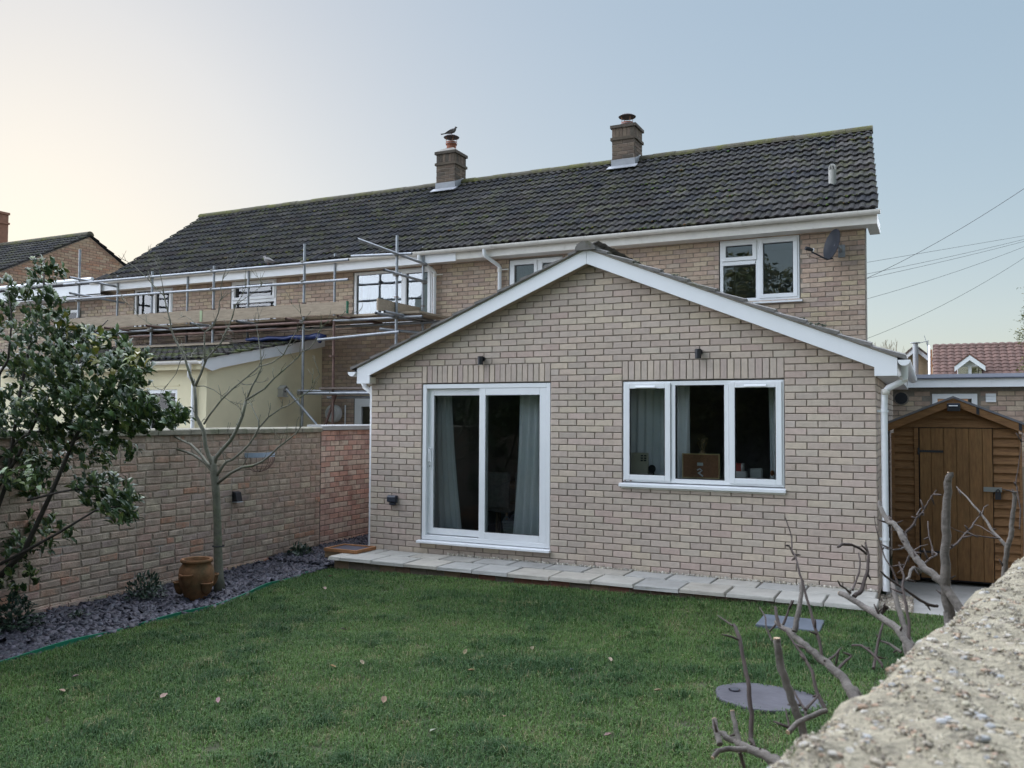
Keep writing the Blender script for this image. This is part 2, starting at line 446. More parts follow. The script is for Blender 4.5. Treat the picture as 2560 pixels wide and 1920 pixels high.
brickwork(riser, rr, [(.26, .16, .12), (.2, .12, .1), (.3, .2, .14), (.22, .17, .14), (.28, .13, .1)], M_RED, Matrix.Translation((0, -.755, 0)), depth=.008, seed=11)

# ================================================================ rear extension
ZT = 2.32; X1, X2, X3, X4, X5 = .7875, 2.5875, 3.4875, 5.2875, 6.1875
XM = 3.10
ext = thing('rear_extension', 'single storey buff brick extension with white gable and sliding door', 'building', (3.1, 2, .1))
DB, WB = ZT-2.03, ZT-1.2
gl = lambda x: 3.78-.412*abs(x-XM)        # underside of the gable
mb = MB(); Y0, Y1 = .012, .30
mb.box(0, X1, Y0, Y1, .06, ZT); mb.box(X1, X2, Y0, Y1, .06, DB); mb.box(X2, X3, Y0, Y1, .06, ZT)
mb.box(X3, X4, Y0, Y1, .06, WB); mb.box(X4, X5, Y0, Y1, .06, ZT)
mb.prism([(0, ZT), (X5, ZT), (X5, gl(X5)), (XM, 3.78), (0, gl(0))], 'y', Y0, Y1)
mb.box(.012, .25, Y1, 4.28, .06, gl(0)); mb.box(X5-.25, X5-.012, Y1, 4.28, .06, gl(X5))
ewall = mb.build('wall', M_MORT, ext)
sold = 3*.075
holes = [(X1, X2, DB+.01, ZT+sold), (X3, X4, WB, ZT+sold)]
BUFF = [(.52, .43, .355), (.51, .42, .35), (.54, .445, .36), (.49, .405, .345), (.51, .41, .345), (.54, .45, .355), (.47, .38, .325), (.53, .44, .37), (.51, .425, .365), (.46, .375, .33), (.50, .39, .335), (.52, .435, .36), (.515, .425, .355)]
full, polys = [], []
for r in courses(0, X5, .07, 3.8, ZT, holes=holes):
    top = min(gl(r[0]), gl(r[1]))
    if r[3] < top-.005: full.append(r)
    elif r[2] < max(gl(r[0]), gl(r[1]), gl(max(r[0], min(XM, r[1])))):
        pl = [(r[0], r[2]), (r[1], r[2]), (r[1], r[3]), (r[0], r[3])]
        pl = clip(pl, .412, 1, 3.775+.412*XM); pl = clip(pl, -.412, 1, 3.775-.412*XM)
        if len(pl) >= 3: polys.append(pl)
for a in (X1, X3):
    for k in range(24): full.append((a+k*.075+.005, a+(k+1)*.075-.005, ZT+.005, ZT+sold-.005))
brickwork(ewall, full, BUFF, M_EXTB, seed=2, polys=polys, ch=.0035)
side = courses(0, 4.2, .07, 2.45, ZT, phase=1)
brickwork(ewall, side, BUFF, M_EXTB, Matrix.Translation((X5, 0, 0)) @ Matrix.Rotation(R(90), 4, 'Z'), cap=0, seed=3, name='side_brick')
brickwork(ewall, side, BUFF, M_EXTB, Matrix.Translation((0, 4.2, 0)) @ Matrix.Rotation(R(-90), 4, 'Z'), cap=0, seed=4, name='left_side_brick')

# ---- room behind the glass
mb = MB(); mb.box(.26, X5-.26, .31, 4.2, .12, .16)
mb.build('room_floor', mat('room_floor', (.12, .09, .07), .7, var=.1), ext)
mb = MB(); mb.box(.25, .26, .3, 4.2, .16, 2.6); mb.box(X5-.26, X5-.25, .3, 4.2, .16, 2.6); mb.box(.25, X5-.25, 4.19, 4.2, .16, 2.6)
mb.build('room_wall', M_ROOM, ext)
MB().box(.25, X5-.25, .3, 4.2, 2.6, 2.62).build('room_ceiling', mat('ceiling_paint', (.6, .6, .6), .9, var=0), ext)

# ---- roof of the extension
YB = -.15
rl = lambda x: 3.855-.410*abs(x-XM)       # roof deck underside of tiles
EX0, EX1 = -.19, 6.43
for s in (0, 1):
    xe = EX0 if s == 0 else EX1
    mb = MB(); mb.prism([(XM, rl(XM)-.02), (xe, rl(xe)-.02), (xe, rl(xe)), (XM, rl(XM))], 'y', YB+.03, 4.3)
    mb.build('roof_deck', M_DARK, ext)
M_XT = mat('grey_concrete_tile', (.12, .115, .105), .9, var=.2, scale=9, bump=.5, bscale=60, attr=True, col2=(.09, .085, .04), c2scale=4, c2lo=.55, c2hi=.7)
xroof = MB().box(XM-.01, XM+.01, .2, 4.2, rl(XM)-.03, rl(XM)-.025).build('roof', M_DARK, ext)
ang = math.atan(.410)
tile_cols = [(.17, .155, .135), (.15, .14, .125), (.19, .17, .145), (.16, .15, .14)]
def plain_tile(w, L, t, rg, c):
    mb = MB(); z = [0, .012, .016, .012, 0, 0]; u = [0, w*.15, w*.25, w*.35, w*.5, w]
    pts = len(u)
    for k in range(pts-1):
        a, b = (u[k], z[k]), (u[k+1], z[k+1])
        mb.face([(a[0], 0, a[1]+t), (b[0], 0, b[1]+t), (b[0], L, b[1]+.006), (a[0], L, a[1]+.006)], c)
        mb.face([(a[0], 0, a[1]), (b[0], 0, b[1]), (b[0], 0, b[1]+t), (a[0], 0, a[1]+t)], c)
    mb.face([(0, 0, 0), (0, 0, t), (0, L, .006), (0, L, 0)], c); mb.face([(w, 0, t), (w, 0, 0), (w, L, 0), (w, L, .006)], c)
    return mb
rest = MB(); tp = []
rg = random.Random(21)
for k in range(8):
    c = rg.choice(tile_cols); f = rg.uniform(.85, 1.15)
    tp.append(plain_tile(.335, .40, .042, rg, tuple(x*f for x in c)))
tpm = [None]*8; cnt = 0
sl_len = (XM-EX0)/math.cos(ang)
for s in (-1, 1):
    for row in range(11):
        d0 = row*.335                                     # distance up the slope from the eave
        if d0 > sl_len-.05: break
        for cidx in range(13):
            y = YB-.03+cidx*.335
            # local axes: x along -s*y, y up the slope
            k = rg.randrange(8)
            xe = EX0-.02 if s < 0 else EX1+.02
            up = Vector((-s*math.cos(ang), 0, math.sin(ang))); al = Vector((0, -1, 0)) if s < 0 else Vector((0, 1, 0)); nn = al.cross(up)
            org = Vector((xe, y if s > 0 else y+.335, rl(xe)+.002))+up*d0+nn*.004
            T = Matrix(((al.x, up.x, nn.x, org.x), (al.y, up.y, nn.y, org.y), (al.z, up.z, nn.z, org.z), (0, 0, 0, 1)))
            if cidx < 3:
                if tpm[k] is None: tpm[k] = tp[k].mesh('roof_tile', M_XT)
                o = bpy.data.objects.new('roof_tile', tpm[k]); COL.objects.link(o); o.parent = xroof; o.matrix_local = T
            else: rest.add(tp[k].v, tp[k].f, tp[k].c, T)
stuff(rest.build('roof_tiles_beyond', M_XT, xroof))
for k in range(10):                                       # half round ridge tiles
    mb = MB(); y0 = YB-.06+k*.44; n = 10
    prof = [(.125*math.cos(math.pi*j/n), .105*math.sin(math.pi*j/n)) for j in range(n+1)]
    outer = [(XM+p[0], 3.845+p[1]-.012) for p in prof]; inner = [(XM+p[0]*.86, 3.845+p[1]*.86-.012) for p in prof][::-1]
    if k == 0: mb.prism(outer, 'y', y0, y0+.43, tile_cols[1])
    else: mb.prism(outer+inner, 'y', y0, y0+.445, tile_cols[k % 4])
    mb.build('ridge_tile', M_XT, xroof)
# lichen and bird mess lumps along the right verge
mb = MB(); rg = random.Random(4)
for k in range(9):
    x = rg.uniform(3.7, 5.9); 
    for q in range(6):
        c = Vector((x+rg.uniform(-.05, .05), YB+rg.uniform(-.02, .05), rl(x)+.05)); r_ = rg.uniform(.006, .018)
        mb.lathe([(r_*.3, -r_*.6), (r_, 0), (r_*.5, r_*.7)], c, 6)
stuff(mb.build('moss', mat('grey_moss', (.1, .11, .08), .95, var=.4, scale=30), xroof))
# bargeboards, box ends, soffit
for s in (-1, 1):
    xe = -.13 if s < 0 else 6.39
    xb_ = .07 if s < 0 else 6.18
    top = lambda x: 3.848-.410*abs(x-XM); bot = lambda x: 3.682-.412*abs(x-XM)
    mb = MB(); xm = XM-.0015 if s < 0 else XM+.0015
    mb.prism([(xm, top(XM)), (xe, top(xe)), (xe, 2.325), (xb_, 2.325), (xb_, bot(xb_)), (xm, bot(XM))], 'y', YB, YB+.02)
    mb.build('bargeboard', M_UPVC, ext)
    mb = MB(); mb.prism([(xm, top(XM)+.003), (xe, top(xe)+.003), (xe, top(xe)+.015), (xm, top(XM)+.015)], 'y', YB-.014, YB+.04); mb.build('undercloak', mat('cement_board', (.36, .32, .26), .9, var=.15), ext)
    mb = MB(); mb.prism([(xm, bot(XM)+.012), (xb_, bot(xb_)+.012), (xb_, bot(xb_)+.002), (xm, bot(XM)+.002)], 'y', YB+.021, -.002)
    mb.build('soffit', mat('brown_soffit', (.3, .24, .18), .8, var=.1), ext)
    mb = MB(); a, b = (xe, -.001) if s < 0 else (X5+.003, xe)
    mb.box(a, b, YB+.021, 4.2, 2.328, 2.34); 
    mb.box(xe if s < 0 else xe-.015, xe+.015 if s < 0 else xe, YB+.021, 4.2, 2.341, 2.50)
    mb.build('eaves_box', M_UPVC, ext)
    if s < 0: MB().box(-.001, .07, YB+.022, -.003, 2.326, 2.41).build('box_end', mat('cream_upvc', (.62, .56, .47), .5, var=.04), ext)
# gutters
for s, xg in ((-1, -.20), (1, 6.452)):
    n = 9; g1 = MB(); r_ = .058
    oc = [(xg+r_*math.cos(math.pi+math.pi*j/n), 2.478+r_*math.sin(math.pi+math.pi*j/n)) for j in range(n+1)]
    ic = [(xg+(r_-.004)*math.cos(math.pi+math.pi*j/n), 2.48+(r_-.004)*math.sin(math.pi+math.pi*j/n)) for j in range(n+1)][::-1]
    g1.prism(oc+ic, 'y', YB-.02, 4.2); gg = g1.build('gutter', M_UPVC, ext)
    MB().prism(oc, 'y', YB-.027, YB-.021).build('gutter_end', M_UPVC, gg)
def pipe(mbr, pts, r, mat_, parent, name='downpipe', n=14): return MB().tube(pts, r, n).build(name, mat_, parent, smooth=True, auto=50)
dp = pipe(None, [(6.452, .02, 2.43), (6.452, .02, 2.33), (6.44, .03, 2.28), (6.30, .05, 2.21), (6.262, .06, 2.17), (6.256, .06, 2.0), (6.256, .06, .16)], .033, M_UPVC, ext)
for z in (1.975, .68): 
    MB().lathe([(.036, -.012), (.04, -.012), (.04, .012), (.036, .012)], (6.256, .06, z), 14, cap=False).box(6.19, 6.222, .045, .075, z-.012, z+.012).build('pipe_clip', M_UPVC, dp)
for z in (2.28, 2.19): MB().lathe([(.034, -.03), (.039, -.03), (.039, .03), (.034, .03)], (6.44 if z > 2.2 else 6.27, .035 if z > 2.2 else .058, z+.02 if z > 2.2 else z-.02), 14, cap=False).build('pipe_collar', M_OLDPVC, dp, smooth=True)
pipe(None, [(-.20, .1, 2.43), (-.20, .1, 2.33), (-.18, .1, 2.29), (-.07, .1, 2.22), (-.05, .1, 2.17), (-.05, .1, .1)], .033, M_UPVC, ext)
MB().box(-.06, -.002, .05, .16, 2.0, 2.3).build('pipe_bracket', M_UPVC, ext)

# ---- sliding door
def frame(mb, x0, x1, z0, z1, w, y0, y1, wb=None):
    wb = wb or w
    mb.box(x0, x0+w, y0, y1, z0, z1); mb.box(x1-w, x1, y0, y1, z0, z1); mb.box(x0+w, x1-w, y0, y1, z1-w, z1); mb.box(x0+w, x1-w, y0, y1, z0, z0+wb)
    return mb
door = frame(MB(), X1+.006, X2-.006, DB+.04, ZT-.012, .055, .012, .14).build('sliding_door', M_UPVC, ext, bevel=.004)
lp = frame(MB(), .848, 1.70, .395, 2.25, .085, .062, .10).build('sliding_panel', M_UPVC, door, bevel=.004)
rp = frame(MB(), 1.615, 2.525, .385, 2.252, .088, .018, .058).build('fixed_panel', M_UPVC, door, bevel=.004)
MB().box(.93, 1.62, .08, .084, .475, 2.17).build('pane', M_GLASS, door)
MB().box(1.70, 2.44, .036, .040, .468, 2.168).build('pane', M_GLASS, door)
frame(MB(), .932, 1.616, .479, 2.166, .006, .060, .0617).build('seal', M_SEAL, door)
frame(MB(), 1.702, 2.438, .472, 2.165, .006, .0165, .0177).build('seal', M_SEAL, door)
MB().prism([(-.065, DB-.003), (-.065, DB+.024), (.1, DB+.04), (.1, DB-.003)], 'x', .755, 2.60).build('sill', M_UPVC, door, bevel=.003)
mb = MB(); mb.box(.868, .9, .05, .061, 1.23, 1.50); mb.tube([(.884, .05, 1.49), (.884, .02, 1.48), (.90, .005, 1.44), (.90, .005, 1.36), (.884, .02, 1.32), (.884, .05, 1.31)], .008, 8)
mb.build('handle', M_UPVC, door, bevel=.002)
MB().box(.879, .889, .047, .05, 1.25, 1.275).build('keyhole', M_BLACK, door)

# ---- three-light window
win = MB(); frame(win, X3+.006, X4-.006, WB+.045, ZT-.012, .05, .014, .11); win.box(4.058, 4.106, .014, .11, WB+.095, ZT-.062); win.box(4.65, 4.70, .014, .11, WB+.095, ZT-.062)
win = win.build('window', M_UPVC, ext, bevel=.004)
s1 = frame(MB(), 3.515, 4.052, 1.185, 2.288, .062, -.004, .05).build('casement', M_UPVC, win, bevel=.005)
s3 = frame(MB(), 4.706, 5.26, 1.185, 2.288, .062, -.004, .05).build('casement', M_UPVC, win, bevel=.005)
for a, b, c, d, y in ((3.57, 4.0, 1.24, 2.235, .02), (4.10, 4.655, 1.21, 2.265, .05), (4.76, 5.205, 1.24, 2.235, .02)):
    MB().box(a, b, y, y+.004, c, d).build('pane', M_GLASS, win)
    frame(MB(), a+.005, b-.005, c+.005, d-.005, .009, y-.022 if y < .04 else y-.036, y-.001).build('seal', M_SEAL, win)
for a in (3.645, 4.87): MB().prism([(-.022, 2.243), (-.005, 2.262), (-.005, 2.236), (-.022, 2.236)], 'x', a, a+.235).build('trickle_vent', M_UPVC, win)
MB().prism([(-.045, WB-.012), (-.045, WB+.022), (.1, WB+.044), (.1, WB-.012)], 'x', X3-.03, X4+.012).build('sill', M_UPVC, win, bevel=.003)
MB().box(X3-.008, X4+.004, -.012, .05, WB-.032, WB-.013).build('sill_packer', M_OLDPVC, win)
for a in (3.52, 3.59): MB().lathe([(.012, -.004), (.012, .004)], (a, .0, WB+.055), 10).build('rusty_cap', M_RUSTY, win)
# ================================================================ terraced house behind
YH = 4.30; HX0, HX1 = -10.62, 5.83
house = thing('terraced_house', 'long two storey brick house with mossy grey tiled roof behind the extension', 'house', (-2.4, 8, 0))
M_HB = mat('house_brick', (.4, .33, .25), .92, var=.16, scale=13, bump=.5, bscale=90, attr=True, spec=.15, col2=(.2, .15, .12), c2scale=2.5, c2lo=.62, c2hi=.85)
HB = [(.48, .38, .285), (.45, .345, .265), (.50, .40, .295), (.41, .305, .24), (.46, .345, .265), (.42, .305, .245), (.51, .41, .29), (.39, .285, .23), (.49, .39, .31), (.43, .335, .28)]
HT = 4.80
WINS = [(3.66, 4.90, 3.715, 4.74), (-.09, .95, 3.70, 4.71), (-3.485, -1.685, 3.69, 4.72), (-6.67, -5.43, 3.71, 4.755), (-9.57, -8.37, 3.71, 4.755)]
HDOOR = (-3.44, -2.55, .1, 2.27)
holes = [(a, b, c, d) for a, b, c, d in WINS]+[HDOOR]
mb = MB(); ya, yb = YH+.008, YH+.3
xs_ = sorted({HX0, HX1}|{v for h in holes for v in h[:2]})
for a, b in zip(xs_, xs_[1:]):
    zs = sorted([(h[2], h[3]) for h in holes if h[0] <= a+1e-6 and h[1] >= b-1e-6]); z = 0
    for c, d in zs:
        mb.box(a, b, ya, yb, z, c); z = d
    mb.box(a, b, ya, yb, z, 4.95)
mb.prism([(HX1-.3, yb), (HX1-.012, yb), (HX1-.58, 10), (HX1-.9, 10)], 'z', 0, 4.95); mb.box(HX0+.012, HX0+.3, yb, 10, 0, 4.95); mb.box(HX0, HX1-.6, 9.8, 10, 0, 4.95)
mb.prism([(YH+.05, 4.95), (9.95, 4.95), (7.1, 6.95)], 'x', HX1-.7, HX1-.6); mb.prism([(YH+.05, 4.95), (9.95, 4.95), (7.1, 6.95)], 'x', HX0+.012, HX0+.3)
hwall = mb.build('wall', M_HMORT, house)
hc = [r for r in courses(HX0, HX1, 1.3, HT+.1, HT, holes=holes, x_ref=HX1-.1125*100) if not (0 < r[0] and r[1] < 6 and r[3] < 2.6)]
# individual bricks only where the photograph shows them
vis = lambda r: (r[2] > 2.3+.42*(r[0]-0)*(r[0] < 3.1) if 0 < r[0] else True)
hc = [r for r in hc if not (r[0] > -.2 and r[3] < (3.86-.41*abs((r[0]+r[1])/2-3.3))*.0+2.4)]
brickwork(hwall, hc, HB, M_HB, Matrix.Translation((0, YH, 0)), seed=31, jit=.003, ch=.004, off=.003)

# ---- windows
def upvc_window(x0, x1, z0, z1, parent, lights, y=YH, sill=True, tall=None, depth=.03):
    """lights: list of (u0,u1,[list of (v0,v1,opening)])"""
    fr = MB(); frame(fr, x0+.012, x1-.012, z0+.03, z1-.008, .05, y+depth-.02, y+.11)
    us = sorted({round(u, 3) for l in lights for u in l[:2]})
    for u in us[1:-1]:
        xx = x0+(x1-x0)*u; fr.box(xx-.03, xx+.03, y+depth-.02, y+.11, z0+.08, z1-.058)
    wn = fr.build('window', M_UPVC, parent, bevel=.004)
    for u0, u1, cells in lights:
        a, b = x0+(x1-x0)*u0, x0+(x1-x0)*u1
        for v0, v1, op in cells:
            c, d = z0+.03+(z1-z0-.03)*v0, z0+.03+(z1-z0-.03)*v1
            m_ = .06 if (u0 < .01) else .036; m2 = .06 if u1 > .99 else .036
            if op: frame(MB(), a+m_-.018, b-m2+.018, c+.035, d-.035, .062, y+depth-.035, y+.06).build('casement', M_UPVC, wn, bevel=.004)
            g_ = .05 if op else 0
            if v0 > 0.01: MB().box(a+m_+.002, b-m2-.002, y+depth-.018, y+.1, c-.03, c+.03).build('transom', M_UPVC, wn)
            MB().box(a+m_+g_-.01, b-m2-g_+.01, y+.05, y+.054, c+.04+g_, d-.04-g_).build('pane', M_SKYGLASS, wn)
            frame(MB(), a+m_+g_-.004, b-m2-g_+.004, c+.046+g_, d-.046-g_, .011, y+.042, y+.049).build('seal', M_SEAL, wn)
    if sill: MB().prism([(y-.05, z0-.02), (y-.05, z0+.008), (y+.1, z0+.028), (y+.1, z0-.02)], 'x', x0-.03, x1+.03).build('sill', M_UPVC, wn, bevel=.003)
    # dim room behind
    mb = MB(); mb.box(x0-.02, x1+.02, y+1.3, y+1.31, z0-.1, z1+.02); mb.box(x0-.03, x0-.02, y+.3, y+1.31, z0-.1, z1+.02); mb.box(x1+.02, x1+.03, y+.3, y+1.31, z0-.1, z1+.02)
    mb.box(x0-.02, x1+.02, y+.3, y+1.31, z0-.11, z0-.1); mb.box(x0-.02, x1+.02, y+.3, y+1.31, z1+.02, z1+.03)
    mb.build('room', M_ROOM, wn)
    return wn
T2 = [(0, .62, False), (.62, 1, True)]
upvc_window(*WINS[0], house, [(0, .485, T2), (.485, 1, [(0, 1, True)])])
upvc_window(*WINS[1], house, [(0, .55, [(0, 1, True)]), (.55, 1, [(0, 1, True)])])
wb_ = upvc_window(*WINS[2], house, [(0, .63, [(0, 1, False)]), (.63, 1, [(0, 1, True)])])
upvc_window(*WINS[3], house, [(0, 1, [(0, .55, False), (.55, 1, True)])])
upvc_window(*WINS[4], house, [(0, .5, [(0, 1, False)]), (.5, 1, [(0, 1, True)])])
M_BLIND = mat('pale_blind', (.35, .36, .37), .8, var=.03)
for a, b in ((-9.5, -8.45), (-6.6, -5.5), (-3.4, -2.4)):
    mb = MB(); n = 24
    for k in range(n):
        xa, xb2 = a+(b-a)*k/n, a+(b-a)*(k+1)/n
        ya_, yb_ = YH+.36+.03*math.sin(k*1.9), YH+.36+.03*math.sin((k+1)*1.9)
        mb.face([(xa, ya_, 3.72), (xb2, yb_, 3.72), (xb2, yb_, 4.45), (xa, ya_, 4.45)])
    mb.build('net_curtain', M_BLIND, house)
# ground floor door by the scaffold
dr = frame(MB(), HDOOR[0]+.01, HDOOR[1]-.01, .12, 2.255, .09, YH+.01, YH+.1).build('back_door', M_UPVC, house, bevel=.004)
frame(MB(), HDOOR[0]+.1, HDOOR[1]-.1, .15, 2.165, .075, YH-.005, YH+.06).build('door_leaf', M_UPVC, dr, bevel=.004)
MB().box(-3.27, -2.72, YH+.03, YH+.035, 1.1, 2.1).build('pane', M_GLASS, dr)
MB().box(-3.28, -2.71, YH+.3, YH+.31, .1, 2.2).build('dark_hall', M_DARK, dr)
MB().box(-3.28, -2.71, YH+.02, YH+.06, .2, 1.09).build('door_panel', M_UPVC, dr)

# ---- eaves
YE = 4.02
FX0, FX1 = -10.82, 6.01
mb = MB(); mb.box(FX0, FX1, YE, YE+.02, 4.745, 4.90)
mb.build('fascia', M_OLDPVC, house)
MB().box(FX0, FX1, YE+.0201, YH+.02, 4.745, 4.757).build('soffit', M_OLDPVC, house)
MB().box(FX1-.15, FX1-.001, YE+.021, YH+.6, 4.758, 4.90).build('eaves_end_box', M_OLDPVC, house)
MB().box(-10.8, -1.02, YE-.012, YE-.001, 4.72, 4.885).build('fascia_cover', M_UPVC, house)
n = 9; r_ = .062; yg, zg = YE-.075, 4.925
gz = lambda x: 0
oc = [(yg+r_*math.cos(math.pi+math.pi*j/n), zg+r_*math.sin(math.pi+math.pi*j/n)) for j in range(n+1)]
ic = [(yg+(r_-.005)*math.cos(math.pi+math.pi*j/n), zg+.001+(r_-.005)*math.sin(math.pi+math.pi*j/n)) for j in range(n+1)][::-1]
gut = MB().prism(oc+ic, 'x', -10.55, 6.05).build('gutter', M_OLDPVC, house)
MB().prism([(p[0], p[1]) for p in oc], 'x', 6.051, 6.06).build('gutter_end', M_OLDPVC, gut)
x = 5.73
while x > -10.4:
    oc2 = [(yg+(r_+.006)*math.cos(math.pi+math.pi*j/n), zg+(r_+.006)*math.sin(math.pi+math.pi*j/n)) for j in range(n+1)]
    MB().prism(oc2+ic, 'x', x, x+.022).box(x, x+.022, yg+.055, YE-.013, zg-.06, zg+.0).build('gutter_bracket', M_OLDPVC, gut)
    x -= .85
for xu in (3.95, -.38, -1.95):
    oc2 = [(yg+(r_+.008)*math.cos(math.pi+math.pi*j/n), zg+(r_+.008)*math.sin(math.pi+math.pi*j/n)) for j in range(n+1)]
    MB().prism(oc2+ic, 'x', xu, xu+.14).build('gutter_union', M_OLDPVC, gut)
for xd, zb in ((-.245, 2.9), (-1.60, 2.6)):
    xo = xd-.16
    d_ = pipe(None, [(xo, yg, 4.90), (xo, yg, 4.80), (xo+.01, yg+.02, 4.755), (xd-.02, YH-.09, 4.62), (xd, YH-.06, 4.58), (xd, YH-.06, zb)], .034, M_UPVC, house)
    MB().lathe([(.035, -.035), (.041, -.035), (.041, .035), (.035, .035)], (xd, YH-.06, 4.53), 14, cap=False).tube([(xd, YH-.06, 4.54), (xd+.16, YH-.03, 4.54)], .012, 6).build('pipe_clip', M_OLDPVC, d_)

# ---- roof of double-roll tiles
ZE, YR, ZR = 4.945, 7.12, 7.115
RA = math.atan2(ZR-ZE, YR-3.93); SL = math.hypot(ZR-ZE, YR-3.93)
M_RT = mat('mossy_roof_tile', (.05, .05, .05), .92, var=.35, scale=11, bump=.6, bscale=45, attr=True, spec=.2, col2=(.075, .078, .03), c2scale=3.4, c2lo=.5, c2hi=.74)
mb = MB(); mb.face([(-10.4, 3.98, ZE-.04), (6.0, 3.98, ZE-.04), (5.78, YR, ZR-.04), (-10.4, YR, ZR-.04)])
mb.face([(-10.4, YR, ZR-.04), (5.78, YR, ZR-.04), (5.35, 10.1, 4.95), (-10.4, 10.1, 4.95)])
roof = mb.build('roof', mat('roof_underlay', (.03, .03, .03), .9, var=0), house)
def roll_tile(w, L, rg, c, t=.022):
    mb = MB(); P = []
    for b in (0, w/2):
        P += [(b, 0), (b+w*.13, .0), (b+w*.20, .018), (b+w*.29, .026), (b+w*.38, .018), (b+w*.45, 0)]
    P.append((w, 0))
    j = rg.uniform(-.003, .003)
    for (a, za), (b, zb) in zip(P, P[1:]):
        mb.face([(a, 0, za+t+j), (b, 0, zb+t+j), (b, L, zb+.002), (a, L, za+.002)], c)
        mb.face([(a, 0, za-.004), (b, 0, zb-.004), (b, 0, zb+t+j), (a, 0, za+t+j)], c)
    mb.face([(w, 0, t), (w, 0, -.004), (w, L, -.004), (w, L, .002)], c)
    return mb
rg = random.Random(77); pool = []
RC = [(.036, .034, .033), (.028, .028, .031), (.043, .038, .034), (.031, .03, .029), (.052, .048, .045), (.035, .029, .028), (.026, .027, .031)]
for k in range(18):
    c = rg.choice(RC); f = rg.uniform(.75, 1.2); pool.append([roll_tile(.30, .36, rg, tuple(q*f for q in c)), None])
GAUGE = SL/14.0; lst = []
for row in range(14):
    f = row/13; xr = 6.03-.24*f; xl = -10.36
    ncol = int((xr-xl)/.30)
    for k in range(ncol+1):
        x = xr-.30*(k+1)
        if x < xl-.12: continue
        p_ = Vector((x, 3.93+row*GAUGE*math.cos(RA), ZE+row*GAUGE*math.sin(RA)))
        lst.append(((p_-CAM).length, p_))
lst.sort(key=lambda t: t[0]); rest = MB()
B3 = Matrix.Rotation(RA-R(3.2), 4, 'X')
for k, (d, p_) in enumerate(lst):
    e = rg.choice(pool); T = Matrix.Translation(p_+Vector((rg.uniform(-.004, .004), rg.uniform(-.006, .006), rg.uniform(.0, .006)))) @ Matrix.Rotation(rg.uniform(-.008, .008), 4, 'Z') @ B3
    if k < 300:
        if e[1] is None: e[1] = e[0].mesh('roof_tile', M_RT)
        o = bpy.data.objects.new('roof_tile', e[1]); COL.objects.link(o); o.parent = roof; o.matrix_local = T
    else: rest.add(e[0].v, e[0].f, e[0].c, T)
stuff(rest.build('roof_tiles_beyond', M_RT, roof))
M_RDG = mat('ridge_tile', (.1, .09, .065), .95, var=.3, scale=9, bump=.6, bscale=40, col2=(.11, .11, .035), c2scale=2.5, c2lo=.48, c2hi=.62)
x = 5.80; k = 0
while x > -10.45:
    L_ = min(.45, x+10.45+.02); n = 8; j = rg.uniform(-.006, .006)
    oc = [(YR+.125*math.cos(math.pi*q/n), ZR-.045+j+.115*math.sin(math.pi*q/n)) for q in range(n+1)]
    MB().prism(oc, 'x', x-L_+.004, x).build('ridge_tile', M_RDG, roof); x -= L_
# moss cushions lodged along the tile edges
mb = MB()
mossn = 0
for k in range(900):
    x = rg.uniform(-9, 5.8); row = rg.randrange(14)
    if math.sin(x*1.1+row*.7)+math.sin(x*2.3-row*.5+1)+.6*math.sin(row*1.3) < .35: continue
    d = row*GAUGE+rg.uniform(-.02, .02); y = 3.925+d*math.cos(RA); z = ZE+d*math.sin(RA)+.026
    r_ = rg.uniform(.012, .03)
    mb.lathe([(r_*.9, -r_*.4), (r_, 0), (r_*.6, r_*.5)], (x, y, z), 6, col=(.075*rg.uniform(.6, 1.5), .085*rg.uniform(.6, 1.4), .02))
stuff(mb.build('moss', mat('roof_moss', (.07, .08, .02), .95, var=.3, scale=40, bump=.5, bscale=90, attr=True), roof))
# soil vent with terminal guard
vt = MB().tube([(5.32, 4.9, 5.36), (5.32, 4.9, 5.42)], .068, 14).build('vent_collar', M_BLACK, house, smooth=True, auto=50)
v2 = MB().tube([(5.32, 4.9, 5.43), (5.32, 4.9, 5.84)], .058, 16).build('vent_pipe', mat('grey_pvc', (.34, .33, .3), .6, var=.08), house, smooth=True, auto=50)
mb = MB()
for k in range(8):
    t = math.pi*k/4; mb.tube([(5.32+.055*math.cos(t), 4.9+.055*math.sin(t), 5.84), (5.32+.052*math.cos(t), 4.9+.052*math.sin(t), 5.89), (5.32+.03*math.cos(t), 4.9+.03*math.sin(t), 5.925), (5.32, 4.9, 5.935)], .008, 5)
mb.build('vent_cage', MATS['grey_pvc'], v2)

